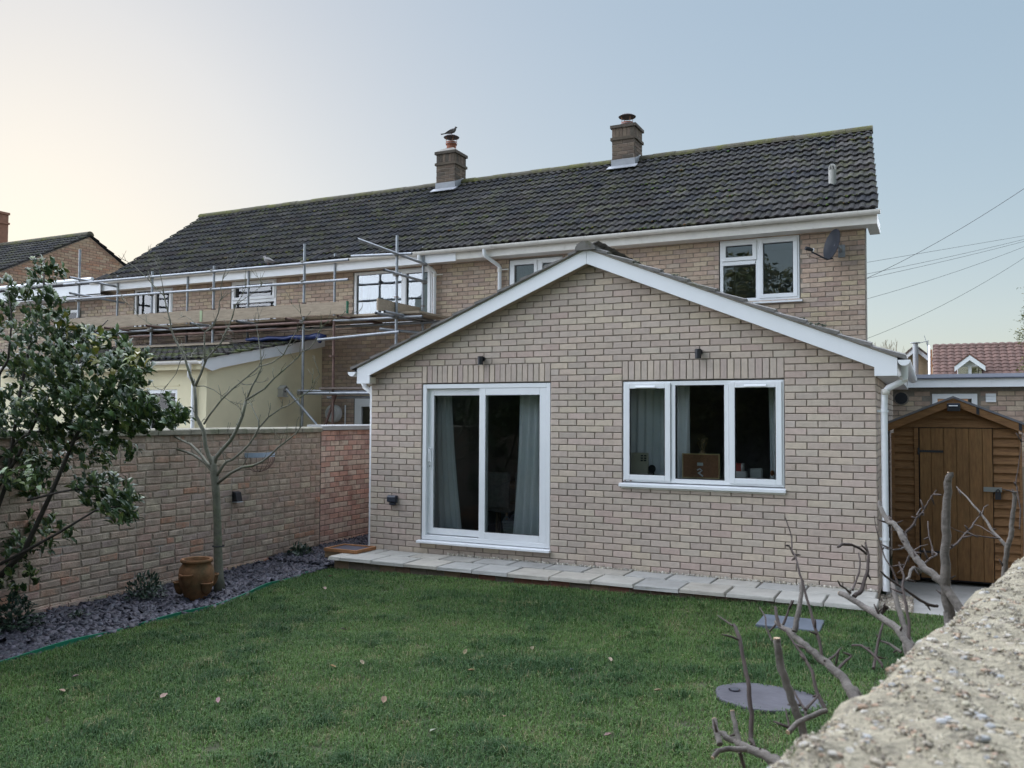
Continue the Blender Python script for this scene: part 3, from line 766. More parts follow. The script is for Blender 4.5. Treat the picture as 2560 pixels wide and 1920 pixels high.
# ---- chimneys
M_CHB = mat('sooty_brick', (.17, .14, .11), .95, var=.25, scale=12, bump=.5, bscale=70, attr=True, spec=.1)
def chimney(x0, zt, cap, potz, cowlz, seedc):
    y0, y1 = 6.75, 7.25; x1 = x0+.475; rg = random.Random(seedc)
    st = MB().box(x0+.008, x1-.008, y0+.008, y1-.008, 6.6, zt).build('chimney', M_MORT, house)
    # courses on the two faces that show
    for face in range(3):
        M_ = (Matrix.Translation((x0, y0, 0)), Matrix.Translation((x1, y0, 0)) @ Matrix.Rotation(R(90), 4, 'Z'), Matrix.Translation((x0, y1, 0)) @ Matrix.Rotation(R(-90), 4, 'Z'))[face]
        L_ = .475 if face == 0 else .5
        rects = courses(0, L_, 6.85, 7.44, 7.44, phase=face % 2)
        k = 0
        while k*.0775 < L_-.03: rects.append((k*.0775+.004, min((k+1)*.0775, L_)-.004, 7.505, zt-.06)); k += 1
        brickwork(st, rects, [(.15, .115, .09), (.12, .095, .075), (.17, .13, .10), (.10, .085, .07)], M_CHB, M_, cap=60 if face < 2 else 0, depth=.02, seed=seedc+face, name='brick' if face < 2 else 'back_brick')
    MB().box(x0-.025, x1+.025, y0-.025, y1+.025, 7.445, 7.50).build('band_course', M_CHB, st).data.color_attributes.new('Col', 'FLOAT_COLOR', 'CORNER').data.foreach_set('color', [.11, .09, .07, 1]*24)
    MB().box(x0-.03, x1+.03, y0-.03, y1+.03, zt-.06, zt).build('cap_course', M_CHB, st).data.color_attributes.new('Col', 'FLOAT_COLOR', 'CORNER').data.foreach_set('color', [.10, .085, .07, 1]*24)
    xc, yc = (x0+x1)/2, (y0+y1)/2
    if cap:
        mb = MB(); b = [(x0-.03, y0-.03, zt+.001), (x1+.03, y0-.03, zt+.001), (x1+.03, y1+.03, zt+.001), (x0-.03, y1+.03, zt+.001)]; t = [(xc-.11, yc-.11, potz-.16), (xc+.11, yc-.11, potz-.16), (xc+.11, yc+.11, potz-.16), (xc-.11, yc+.11, potz-.16)]
        for k in range(4): mb.face([b[k], b[(k+1) % 4], t[(k+1) % 4], t[k]])
        mb.face(t); mb.build('flaunching', mat('cement_flaunching', (.27, .25, .22), .9, var=.2), st)
    M_POT = mat('terracotta_pot', (.27, .1, .06), .85, var=.2, scale=12)
    h0 = zt-.02
    pt = MB().lathe([(.115, h0), (.105, potz-.07), (.125, potz-.065), (.13, potz-.03), (.12, potz), (.1, potz), (.09, potz-.1)], (xc, yc, 0), 18).build('chimney_pot', M_POT, st, smooth=True, auto=40)
    MB().lathe([(.128, potz-.045), (.134, potz-.04), (.128, potz-.03)], (xc, yc, 0), 18, cap=False).build('pot_band', M_STEEL, st)
    M_COWL = mat('dark_cowl', (.06, .045, .045), .7, var=.2)
    MB().lathe([(.17, cowlz-.03), (.178, cowlz-.02), (.13, cowlz+.012), (.05, cowlz+.03), (.005, cowlz+.032)], (xc, yc, 0), 20).build('cowl', M_COWL, st, smooth=True, auto=40)
    mb = MB()
    for k in range(4):
        t = math.pi*(k/2+.25); mb.tube([(xc+.115*math.cos(t), yc+.115*math.sin(t), potz-.08), (xc+.125*math.cos(t), yc+.125*math.sin(t), cowlz-.02)], .006, 5)
    mb.build('cowl_leg', mat('copper_strut', (.35, .17, .1), .6, var=.1), st)
    # stepped lead flashing where the stack meets the slope
    zf = ZE+(y0-3.93)*math.tan(RA)
    mb = MB(); mb.box(x0-.012, x1+.012, y0-.012, y0-.004, zf-.02, zf+.19)
    mb.prism([(y0-.02, zf+.0), (y0-.02, zf+.19), (y0+.12, zf+.24), (7.12, ZR+.1), (7.12, ZR)], 'x', x1+.004, x1+.012)
    mb.prism([(y0-.013, zf+.055), (y0-.16, zf-.035), (y0-.16, zf-.025), (y0-.013, zf+.065)], 'x', x0-.06, x1+.07)
    mb.build('lead_flashing', M_LEAD, st)
    return xc, yc
chimney(.99, 7.75, False, 7.86, 8.0, 41)
chimney(-3.10, 7.75, True, 8.02, 8.145, 51)

# ---- satellite dish on its wall arm
dish = thing('satellite_dish', 'dark grey satellite dish on the brick wall beside the upstairs window', 'dish', (5.46, 4.28, 4.4))
mb = MB(); cN = Vector((5.39, 3.95, 4.475)); axis = Vector((-.80, -.55, .22)).normalized()
uu = axis.cross(Vector((0, 0, 1))).normalized(); vv = uu.cross(axis)
rings = []
for k in range(7):
    rr_ = k/6; ring = []
    for q in range(28):
        t = 2*math.pi*q/28; ring.append(cN+uu*(.225*rr_*math.cos(t))+vv*(.235*rr_*math.sin(t))+axis*(.055*rr_*rr_-.055))
    rings.append(ring)
for side in (0, -.006):
    for k in range(6):
        for q in range(28): 
            a = [rings[k][q], rings[k][(q+1) % 28], rings[k+1][(q+1) % 28], rings[k+1][q]]
            mb.face([p+axis*side for p in (a if side == 0 else a[::-1])])
mb.build('reflector', mat('dish_grey', (.022, .026, .034), .45, var=.08), dish, smooth=True)
bk = cN-axis*.06
MB().tube([bk, bk+Vector((.06, .1, -.02)), Vector((5.50, 4.29, 4.42))], .02, 8).box(5.45, 5.55, 4.275, 4.298, 4.33, 4.52).build('mount', M_STEEL, dish)
MB().tube([bk-vv*.2, cN-vv*.24+axis*.02, cN-vv*.19+axis*.28], .012, 6).build('arm', M_BLACK, dish)
lnb = cN-vv*.16+axis*.33
MB().tube([lnb-axis*.06, lnb, lnb+axis*.055], [.022, .03, .028], 12).build('lnb', M_BLACK, dish, smooth=True, auto=40)
MB().tube([lnb-axis*.068, lnb-axis*.0601], .03, 12).build('lnb_cap', M_UPVC, dish)
MB().tube([lnb+axis*.04-vv*.02, lnb-vv*.1, cN-vv*.27+axis*.12, cN-vv*.23], .004, 5).build('cable', M_RUSTY, dish)
# ================================================================ garden walls on the left
WD = math.atan(.0435)
MW = Matrix.Translation((-1.10, .35, 0)) @ Matrix.Rotation(R(90)+WD, 4, 'Z')       # local +x runs away from the camera, face towards the lawn
ow = thing('garden_wall', 'old weathered brown brick garden wall with stone coping along the left border', 'wall', (-1.1, -3, 0))
M_OB = mat('old_brick', (.3, .2, .15), .95, var=.28, scale=11, bump=.8, bscale=55, attr=True, spec=.1, col2=(.37, .30, .24), c2scale=6, c2lo=.44, c2hi=.64)
OB = [(.42, .30, .235), (.40, .29, .23), (.44, .325, .25), (.38, .29, .235), (.41, .315, .25), (.43, .28, .21), (.45, .26, .185), (.37, .285, .245), (.44, .36, .28), (.40, .275, .225), (.47, .395, .30), (.39, .315, .265), (.42, .295, .24)]
L0 = -8.2
M_OMORT = mat('old_mortar', (.34, .28, .225), .98, var=.3, scale=18, bump=.6, bscale=60, spec=.05, col2=(.5, .47, .43), c2scale=2.2, c2lo=.56, c2hi=.7)
mb = MB(); tmp = MB().box(L0, -.004, .006, .21, -.06, 1.665); mb.add(tmp.v, tmp.f, tmp.c, MW); owall = mb.build('wall', M_OMORT, ow)
rects = []; rg = random.Random(8)
for k in range(23):
    zt = 1.662-k*.0755; zb = zt-.0755
    if zb < -.06: break
    x = -.004 - (0 if k % 2 else .1125)
    if k % 2 == 0: rects.append((-.004-.1125+.006, -.01, zb+.006, zt-.006))
    while x > L0:
        w_ = .225 if rg.random() > .16 else .115
        a = max(L0, x-w_); rects.append((a+.006, x-.006, zb+.006, zt-.006)) if x-a > .05 else None
        x = a
    if k == 15: z_course = zb
brickwork(owall, rects, OB, M_OB, MW, jit=.006, ch=.006, off=.005, depth=.02, seed=61)
# coping stones and the creasing line under them
M_COP = mat('old_coping', (.25, .23, .18), .95, var=.25, scale=7, bump=.6, bscale=40, col2=(.13, .14, .08), c2scale=3, c2lo=.5, c2hi=.68)
x = -.006
while x > L0:
    w_ = rg.uniform(.42, .62); a = max(L0, x-w_); mb = MB()
    t = MB().prism([(-.035, 1.669), (-.035, 1.725+rg.uniform(-.004, .004)), (.0, 1.738), (.25, 1.742), (.25, 1.669)], 'x', a+.004, x-.004)
    mb.add(t.v, t.f, t.c, MW); mb.build('coping_stone', M_COP, ow, bevel=.004); x = a
# projecting plinth course near the ground
mb = MB(); x = -.1
while x > L0:
    a = x-rg.uniform(.21, .24); t = MB().box(a+.006, x-.006, -.018-rg.uniform(0, .006), .004, -.06, .052+rg.uniform(-.004, .004)); 
    mb = MB(); mb.add(t.v, t.f, [tuple(q*rg.uniform(.9, 1.1) for q in rg.choice(OB))]*6, MW); mb.build('plinth_brick', M_OB, ow); x = a
# ---- newer red wall beyond
nw = thing('red_brick_wall', 'newer pinkish red brick wall with smooth grey coping beside the extension', 'wall', (-1.14, 1.2, 0))
mb = MB(); tmp = MB().box(.004, 3.2, .006, .21, -.05, 1.69); mb.add(tmp.v, tmp.f, tmp.c, MW); nwall = mb.build('wall', mat('red_wall_mortar', (.17, .14, .12), .95, var=.2, scale=20), nw)
M_NB = mat('pink_brick', (.4, .22, .16), .92, var=.2, scale=12, bump=.5, bscale=80, attr=True, spec=.12, col2=(.30, .16, .13), c2scale=3.2, c2lo=.5, c2hi=.75)
rects = courses(.006, 3.2, -.03, 1.69, 1.69, bl=.225)
brickwork(nwall, rects, [(.58, .41, .34), (.56, .37, .30), (.60, .46, .38), (.52, .35, .29), (.62, .51, .42), (.56, .35, .28), (.50, .35, .30)], M_NB, MW, seed=62, depth=.02)
mb = MB(); t = MB().prism([(-.03, 1.694), (-.03, 1.755), (.02, 1.77), (.25, 1.77), (.25, 1.694)], 'x', .002, 3.2); mb.add(t.v, t.f, t.c, MW)
mb.build('coping', mat('grey_coping', (.38, .38, .37), .7, var=.1, scale=5), nw, bevel=.004)
# dark board closing the gap between wall and extension
fb = thing('gap_boards', 'dark boards across the narrow gap beside the extension', 'gate', (-.55, 3.6, 0))
for k in range(8): MB().box(-1.15+k*.14+.003, -1.15+(k+1)*.14-.003, 3.60, 3.62, .05, 1.5).build('board', mat('dark_gap_board', (.03, .026, .024), .8, var=.2), fb)
MB().box(-1.15, -.02, 3.621, 3.65, .3, .4).box(-1.15, -.02, 3.621, 3.65, 1.2, 1.3).build('rail', MATS['dark_gap_board'], fb)

# ================================================================ cream lean-to next door
CX, CY0 = -4.22, 1.26
ln = thing('cream_lean_to', 'cream rendered lean-to with low tiled roof behind the garden wall', 'building', (-6.5, 2.7, 0))
M_CREAM = mat('cream_render', (.74, .67, .46), .9, var=.05, scale=2, bump=.15, bscale=120)
lz = lambda y: 2.70+(y-CY0)*.197                # underside of the roof at depth y
LX0 = -9.6; mb = MB()
mb.prism([(CY0, 0), (4.29, 0), (4.29, lz(4.29)+.02), (CY0, lz(CY0)+.02)], 'x', CX-.25, CX)
WL = (-5.62, -4.89, 1.25, 2.34)
mb.box(LX0, WL[0], CY0+.001, CY0+.25, 0, 2.72); mb.box(WL[0], WL[1], CY0+.001, CY0+.25, 0, WL[2]); mb.box(WL[0], WL[1], CY0+.001, CY0+.25, WL[3], 2.72); mb.box(WL[1], CX-.251, CY0+.001, CY0+.25, 0, 2.72)
mb.build('wall', M_CREAM, ln)
wl = frame(MB(), WL[0], WL[1], WL[2], WL[3], .065, CY0+.02, CY0+.1).build('window', M_UPVC, ln, bevel=.004)
MB().box(WL[0]+.06, WL[1]-.06, CY0+.06, CY0+.064, WL[2]+.06, WL[3]-.06).build('pane', M_GLASS, wl)
MB().box(WL[0]-.1, WL[1]+.1, CY0+.9, CY0+.91, 1, 2.6).build('back_room', mat('warm_room', (.16, .09, .06), .9, var=.3, scale=3), wl)
MB().box(WL[0]-.08, WL[1]+.05, CY0-.012, CY0+.002, 2.40, 2.425).build('drip_mould', M_CREAM, ln)
ltop = lambda y: lz(y)+.185
mb = MB(); mb.prism([(CY0-.17, ltop(CY0-.17)-.02), (CY0-.17, lz(CY0-.17)+.05), (CY0+.05, lz(CY0)-.055), (CY0+.25, lz(CY0+.25)-.04), (4.28, lz(4.28)-.015), (4.28, ltop(4.28)-.02)], 'x', CX+.05, CX+.075)
mb.build('verge_board', M_UPVC, ln)
MB().box(LX0, CX+.04, CY0-.17, CY0-.15, lz(CY0)-.04, ltop(CY0-.17)-.03).build('fascia', M_CREAM, ln)
n = 8; r_ = .055; yg, zg = CY0-.228, 2.80
oc = [(yg+r_*math.cos(math.pi+math.pi*j/n), zg+r_*math.sin(math.pi+math.pi*j/n)) for j in range(n+1)]; ic = [(yg+(r_-.005)*math.cos(math.pi+math.pi*j/n), zg+.001+(r_-.005)*math.sin(math.pi+math.pi*j/n)) for j in range(n+1)][::-1]
MB().prism(oc+ic, 'x', LX0, CX+.07).build('gutter', M_OLDPVC, ln)
pipe(None, [(CX-.16, yg, 2.76), (CX-.16, yg, 2.62), (CX-.20, yg+.04, 2.55), (CX-.24, CY0-.05, 2.46), (CX-.25, CY0-.05, 2.40), (CX-.25, CY0-.05, .1)], .034, M_UPVC, ln)
lroof = MB().prism([(CY0-.2, ltop(CY0-.2)-.03), (4.28, ltop(4.28)-.03), (4.28, ltop(4.28)-.005), (CY0-.2, ltop(CY0-.2)-.005)], 'x', LX0, CX+.049).build('roof', M_DARK, ln)
rg = random.Random(12); pool2 = []; rest = MB(); lst = []
M_LT = mat('mossy_lean_to_tile', (.06, .06, .055), .95, var=.4, scale=10, bump=.7, bscale=40, attr=True, col2=(.075, .09, .025), c2scale=2.2, c2lo=.47, c2hi=.62)
for k in range(8):
    f = rg.uniform(.8, 1.2); pool2.append([roll_tile(.30, .34, rg, tuple(q*f for q in rg.choice(RC))), None])
aL = math.atan(.197); row = 0
while row*.285 < 3.05:
    for k in range(18):
        x = CX+.10-.30*(k+1); y = CY0-.22+row*.285; lst.append(((Vector((x, y, 2.9))-CAM).length, Vector((x, y, ltop(y)))))
    row += 1
lst.sort(key=lambda t: t[0])
for k, (d, p_) in enumerate(lst):
    e = rg.choice(pool2); T = Matrix.Translation(p_) @ Matrix.Rotation(aL-R(3.5), 4, 'X')
    if k < 120:
        if e[1] is None: e[1] = e[0].mesh('roof_tile', M_LT)
        o = bpy.data.objects.new('roof_tile', e[1]); COL.objects.link(o); o.parent = lroof; o.matrix_local = T
    else: rest.add(e[0].v, e[0].f, e[0].c, T)
stuff(rest.build('roof_tiles_beyond', M_LT, lroof))
# lead-dressed upper edge in blue sheet
ts = thing('blue_tarpaulin', 'dark blue tarpaulin roll along the top of the lean-to roof', 'tarpaulin', (-4.4, 3.25, 3.35))
M_TARP = mat('blue_tarp', (.02, .035, .12), .45, var=.25, scale=14, bump=.5, bscale=25)
pts = [(-5.2+.19*k, 3.22+.02*math.sin(k*1.7), 3.365+.014*math.sin(k*2.3)) for k in range(11)]
MB().tube(pts, [.035, .05, .045, .052, .046, .055, .048, .06, .062, .075, .05], 9, flat=.8).build('roll', M_TARP, ts, smooth=True)
MB().tube([(-3.45, 3.2, 3.37), (-3.38, 3.16, 3.33), (-3.36, 3.12, 3.24)], [.06, .07, .03], 8, flat=.6).build('loose_end', M_TARP, ts, smooth=True)

# ---- bits on the house wall beside the lean-to
hr = thing('hose_reel', 'round pale plastic hose reel on the dark brick wall by the white door', 'hose reel', (-3.79, 4.2, 1.95))
MB().tube([(-3.79, 4.05, 1.95), (-3.79, 4.08, 1.95), (-3.79, 4.17, 1.95)], [.15, .172, .172], 26).build('drum', mat('pale_plastic', (.55, .55, .53), .6, var=.08), hr, smooth=True, auto=40)
MB().tube([(-3.80, 4.02, 1.95), (-3.80, 4.048, 1.95)], [.10, .115], 20).build('hub', mat('pale_plastic_grey', (.42, .43, .43), .6, var=.08), hr, smooth=True, auto=40)
wp = MB().tube([(-3.60, 4.24, .1), (-3.60, 4.24, 2.12)], .014, 8).build('waste_pipe', M_UPVC); tag(wp, 'thin white waste pipe on the wall left of the white back door', 'pipe')
bb = thing('bird_box', 'small pale wooden bird box fixed to the cream wall', 'bird box', (-4.2, 3.07, 2.3))
mb = MB(); mb.box(-4.219, -4.10, 3.01, 3.13, 2.27, 2.40); mb.build('box_body', mat('pale_timber', (.42, .40, .36), .8, var=.15), bb)
mb = MB(); mb.prism([(2.99, 2.395), (3.07, 2.455), (3.15, 2.395), (3.15, 2.405), (3.07, 2.467), (2.99, 2.405)], 'x', -4.218, -4.07); mb.build('roof', MATS['pale_timber'], bb)
MB().tube([(-4.099, 3.07, 2.35), (-4.094, 3.07, 2.35)], .018, 10).build('entrance_hole', M_BLACK, bb)
MB().box(-4.22, -4.08, 2.995, 3.145, 2.25, 2.269).build('perch_base', MATS['pale_timber'], bb)

# ================================================================ scaffold
sc = thing('scaffold', 'galvanised tube scaffold with timber boards along the left house', 'scaffold', (-5.8, 3.5, 0))
OX = [-1.70, -3.74, -5.98, -7.67, -9.88]; YO, YI = 3.13, 4.0
ztop = {-1.70: 5.07, -3.74: 5.09, -5.98: 4.84, -7.67: 4.85, -9.88: 5.48}
zbot = {-1.70: 0.02, -3.74: 0.02, -5.98: 3.12, -7.67: 3.12, -9.88: .02}
TR = .0245
def tubep(a, b, name, material=M_STEEL, r=TR):
    a, b = Vector(a), Vector(b); d = (b-a).normalized()
    mb = MB(); mb.tube([a, b], r, 12, cap=False); mb.tube([a, b], r-.005, 12, cap=False)
    o = mb.build(name, material, sc, smooth=True); return o
for x in OX: tubep((x, YO, zbot[x]), (x, YO, ztop[x]), 'standard')
IX = {-1.70: 5.03, -3.71: 5.06, -5.90: 5.02, -7.60: 5.02, -9.74: 5.04}
for x, zt in IX.items():
    tubep((x, YI, 2.9 if x > -4 else 3.3), (x, YI, zt), 'standard')
tubep((-3.02, 3.1, .02), (-3.02, 3.1, 3.62), 'standard', M_RUSTY)
tubep((-10.3, YO-.055, 4.74), (-2.70, YO-.055, 4.71), 'guard_rail'); tubep((-10.3, YO-.055, 4.40), (-2.70, YO-.055, 4.35), 'guard_rail')
tubep((-2.63, YO-.06, 4.765), (-1.36, YO-.055, 4.715), 'guard_rail')
tubep((-1.645, 1.88, 4.765), (-1.645, 4.02, 4.70), 'end_rail'); tubep((-1.645, 2.66, 4.385), (-1.645, 4.03, 4.372), 'end_rail')
tubep((-9.82, 2.85, 4.83), (-9.82, 4.25, 4.79), 'end_rail'); tubep((-9.82, 2.86, 4.495), (-9.82, 4.25, 4.45), 'end_rail')
tubep((-9.9, YO+.05, 3.645), (-6.1, YO+.05, 3.64), 'ledger'); tubep((-6.2, YO-.05, 3.61), (-3.05, YO-.05, 3.62), 'ledger', M_RUSTY); tubep((-3.1, YO+.05, 3.635), (-1.2, YO+.05, 3.63), 'ledger')
tubep((-9.9, YO+.04, 3.53), (-3.9, YO+.04, 3.53), 'ledger', M_RUSTY); tubep((-9.9, YI-.05, 3.63), (-1.3, YI-.05, 3.62), 'ledger'); 
x = -9.5
while x < -1.5:
    tubep((x, 2.58+.25*((x*3.7) % 1), 3.665), (x, 4.18, 3.665), 'transom', M_RUSTY if int(x*2) % 3 else M_STEEL); x += 1.13
tubep((-1.72, 2.54, 3.64), (-1.72, 4.15, 3.64), 'transom')
tubep((-3.3, 3.0, 3.28), (-1.55, 3.0, 3.36), 'brace'); tubep((-1.95, 2.98, 3.42), (-1.1, 3.9, 3.36), 'brace')
M_BOARD = mat('scaffold_board', (.36, .29, .215), .9, var=.22, scale=4, stretch=(1.2, 9, 9), bump=.3, bscale=20, col2=(.2, .16, .12), c2scale=3, c2lo=.58, c2hi=.75)
for k in range(5):
    xa = -10.15
    for xb2 in (-6.4, -2.55 if k < 4 else -2.5, -1.25):
        MB().box(xa+.004, xb2-.004, 3.17+k*.205, 3.17+k*.205+.195, 3.693, 3.731).build('board', M_BOARD, sc); xa = xb2
MB().box(-10.2, -6.21, 3.062, 3.098, 3.745, 3.975).build('toe_board', M_BOARD, sc); MB().box(-6.20, -2.72, 3.06, 3.098, 3.738, 3.96).build('toe_board', M_BOARD, sc)
MB().box(-1.765, -1.73, 2.62, 3.97, 3.70, 3.90).build('toe_board', M_BOARD, sc)
MB().box(-2.72, -2.70, 3.05, 3.10, 3.74, 3.962).build('board_end_band', mat('green_band', (.03, .14, .08), .6, var=.1), sc)
MB().box(-6.26, -6.2, 3.052, 3.0615, 3.74, 3.96).build('board_end_band', mat('pale_green_band', (.35, .42, .25), .7, var=.1), sc)
# boards and poles laid on the lean-to roof as sole plates
MB().box(-8.4, -5.4, 2.98, 3.2, 3.272, 3.31).build('sole_board', M_BOARD, sc); MB().box(-9.0, -6.2, 3.30, 3.50, 3.33, 3.37).build('sole_board', mat('grey_old_board', (.2, .16, .14), .9, var=.2), sc)
MB().box(-6.15, -3.6, 3.28, 3.48, 3.33, 3.385).build('sole_board', MATS['grey_old_board'], sc)
# lower lift near the door
tubep((-3.62, 3.02, 2.31), (-1.9, 3.02, 2.305), 'ledger'); tubep((-3.82, 3.10, 2.36), (-2.15, 3.13, 2.335), 'ledger'); tubep((-3.3, 3.3, 2.24), (-1.9, 3.3, 2.245), 'ledger')
tubep((-3.97, 2.95, 2.39), (-3.10, 2.95, 1.60), 'brace'); tubep((-3.02, 3.2, 2.32), (-3.32, 3.2, 1.6), 'brace', M_RUSTY)
MB().box(-3.3, -2.2, 3.05, 3.27, 2.385, 2.42).build('board', MATS['grey_old_board'], sc)
def coupler(x, y, z):
    return MB().box(x-.035, x+.035, y-.045, y+.045, z-.032, z+.032).tube([(x-.05, y-.03, z), (x+.06, y-.03, z)], .009, 6).tube([(x, y-.07, z), (x, y+.02, z)], .012, 6).build('coupler', mat('dull_coupler', (.2, .19, .17), .6, var=.3, metal=.6), sc, bevel=.006)
for x in OX:
    for z in (4.735, 4.375, 3.635): coupler(x, YO-.03, z)
    MB().lathe([(.03, -.006), (.047, -.006), (.047, .006), (.03, .006)], (x, YO, 3.985), 10, cap=False).build('tie_collar', M_RUSTY, sc)
for z in (4.70, 4.372, 3.63): coupler(-1.67, YI-.01, z)
MB().lathe([(.03, -.006), (.047, -.006), (.047, .006), (.03, .006)], (-1.70, YI, 3.93), 10, cap=False).build('tie_collar', M_RUSTY, sc)
for x in (-3.74, -3.02): coupler(x, 3.06, 2.32)
MB().lathe([(.03, -.01), (.08, -.01), (.08, .01), (.03, .01)], (-3.02, 3.1, 2.98), 12, cap=False).build('tie_collar', M_RUSTY, sc)

# ================================================================ far left houses
lk = thing('flat_roofed_link', 'flat roofed brick link with white fascia between the houses on the left', 'building', (-12.6, 5, 0))
lkw = MB().box(-16, -10.63, 4.45, 8, 0, 4.62).build('wall', M_HMORT, lk)
LW = (-12.35, -11.55, 3.55, 4.40)
rects = [r for r in courses(-16, -10.65, 3.0, 4.6, 4.6) if not (r[1] > LW[0] and r[0] < LW[1] and r[3] > LW[2] and r[2] < LW[3])]
brickwork(lkw, rects, HB, M_HB, Matrix.Translation((0, 4.44, 0)), cap=0, seed=71, depth=.009)
MB().box(-16, -10.25, 3.95, 3.97, 4.66, 4.88).build('fascia', M_UPVC, lk); MB().box(-16, -10.25, 3.971, 4.46, 4.62, 4.635).build('soffit', M_UPVC, lk)
MB().box(-16, -10.45, 3.972, 8, 4.884, 4.97).build('roof', mat('dark_felt', (.06, .055, .06), .9, var=.1), lk)
MB().tube([(-16, 3.90, 4.97), (-10.45, 3.90, 4.985)], .05, 10).build('gutter', M_UPVC, lk, smooth=True, auto=40)
wk = frame(MB(), *LW[:2], *LW[2:], .06, 4.40, 4.438).build('window', M_UPVC, lk); MB().box(LW[0]+.05, LW[1]-.05, 4.415, 4.42, LW[2]+.05, LW[3]-.05).build('pane', M_GLASS, wk); MB().box(LW[0]+.05, LW[1]-.05, 4.405, 4.43, 3.97, 4.02).build('glazing_bar', M_UPVC, wk)
lh = thing('gabled_house', 'brick house with grey tiled roof and plain gable at the far left', 'house', (-18, 7, 0))
GX = -15.0; gy, gz_ = 7.33, 7.02
mb = MB(); mb.prism([(4.3, 0), (10.3, 0), (10.3, 5.4), (gy, gz_), (4.3, 5.4)], 'x', GX-14, GX-.012)
gw = mb.build('wall', M_HMORT, lh)
pl, rects = [], []
for r in courses(4.3, 10.3, 4.7, 7.1, 7.02):
    top = min(gz_-.545*abs(r[0]-gy), gz_-.545*abs(r[1]-gy))-.02
    if r[3] < top: rects.append(r)
    elif r[2] < top+.12:
        q = clip([(r[0], r[2]), (r[1], r[2]), (r[1], r[3]), (r[0], r[3])], .545, 1, gz_-.02+.545*gy); q = clip(q, -.545, 1, gz_-.02-.545*gy)
        if len(q) > 2: pl.append(q)
brickwork(gw, rects, [(.43, .30, .20), (.40, .27, .185), (.46, .34, .235), (.37, .235, .165), (.42, .25, .16)], M_HB, Matrix.Translation((GX, 0, 0)) @ Matrix.Rotation(R(90), 4, 'Z'), cap=0, seed=72, depth=.011, polys=pl)
ra2 = math.atan(.545); rf = MB().prism([(3.7, gz_-.545*(gy-3.7)+.02), (gy, gz_+.03), (10.9, gz_-.545*(10.9-gy)+.02), (10.9, gz_-.545*(10.9-gy)+.05), (gy, gz_+.06), (3.7, gz_-.545*(gy-3.7)+.05)], 'x', GX-14, GX+.03).build('roof', M_DARK, lh)
rest = MB(); cnt = 0
for s in (1, -1):
    for row in range(14):
        d = row*.29
        if d > 3.9: break
        for k in range(24 if s > 0 else 2):
            y = (3.68+d*math.cos(ra2)) if s > 0 else (10.92-d*math.cos(ra2)); z = gz_-.545*abs(y-gy)+.06
            e = rg.choice(pool)
            M_ = Matrix.Translation((GX+.06-.30*(k+1) if s > 0 else GX+.06-.30*k, y, z)) @ (Matrix.Identity(4) if s > 0 else Matrix.Rotation(math.pi, 4, 'Z')) @ Matrix.Rotation(ra2-R(3), 4, 'X')
            rest.add(e[0].v, e[0].f, e[0].c, M_)
stuff(rest.build('roof_tiles', M_RT, rf))
for k in range(16):
    n = 8; oc = [(gy+.12*math.cos(math.pi*q/n), gz_+.03+.12*math.sin(math.pi*q/n)) for q in range(n+1)]
    MB().prism(oc, 'x', GX+.04-.45*(k+1), GX+.035-.45*k).build('ridge_tile', M_RDG, rf)
ch = MB().box(-19.5, -19.06, 7.1, 7.6, 6.6, 8.1).build('chimney', mat('orange_brick', (.26, .13, .085), .9, var=.2, scale=9), lh)
MB().box(-19.53, -19.03, 7.07, 7.63, 7.8, 7.86).build('band_course', MATS['orange_brick'], ch); MB().box(-19.53, -19.03, 7.07, 7.63, 8.101, 8.17).build('cap_course', MATS['orange_brick'], ch)
# ================================================================ timber shed
SY = 1.30; SX0, SX1 = 6.30, 7.535; SM = 6.905
shed = thing('garden_shed', 'small brown timber shed with apex roof and boarded door', 'shed', (6.9, 2.0, .06))
M_SH = mat('stained_shiplap', (.185, .095, .038), .75, var=.3, scale=5, stretch=(1.5, 6, 14), bump=.3, bscale=30, col2=(.12, .056, .022), c2scale=2.2, c2lo=.5, c2hi=.75)
M_SHD = mat('stained_door_board', (.165, .085, .032), .75, var=.3, scale=5, stretch=(10, 6, 1.5), bump=.3, bscale=30, col2=(.19, .105, .04), c2scale=1.8, c2lo=.45, c2hi=.7)
MB().prism([(SX0+.02, .10), (SX1-.02, .10), (SX1-.02, 1.80), (SM, 2.07), (SX0+.02, 1.80)], 'y', SY+.033, 3.1).build('core', M_DARK, shed)
def board(x0, x1, z0, z1, name='cladding_board', clipgable=False):
    j = rg.uniform(-.002, .002)
    mb = MB(); pl = [(x0, z0), (x1, z0), (x1, z1), (x0, z1)]
    if clipgable:
        pl = clip(pl, .43, 1, 2.105+.43*SM-.02); pl = clip(pl, -.43, 1, 2.105-.43*SM-.02)
    n = len(pl)
    if n < 3: return
    f = lambda p: SY+j-.006+.032*(p[1]-z0)/(z1-z0)
    i = 0
    front = [(p[0], f(p), p[1]) for p in pl]; back = [(p[0], SY+.032, p[1]) for p in pl]
    mb.v = front+back; mb.f = [tuple(range(n))]+[tuple(range(2*n-1, n-1, -1))]+[(k, n+k, n+(k+1) % n, (k+1) % n) for k in range(n)]; mb.c = [None]*(n+2)
    mb.build(name, M_SH, shed)
DX0, DX1, DT = 6.563, 7.283, 1.80
z = 1.80; k = 0
while z > .12:
    zb = max(.09, z-.0925); a = SX0; board(a, DX0-.055, zb, z+.004); z -= .0925
z = 1.795
while z > .12:
    zb = max(.09, z-.0955); board(DX1+.006, SX1, zb, z+.004); z -= .0955
board(SX0, SX1, 1.806, 1.91, clipgable=True); board(SX0, SX1, 1.905, 1.995, clipgable=True); board(SX0, SX1, 1.99, 2.12, clipgable=True)
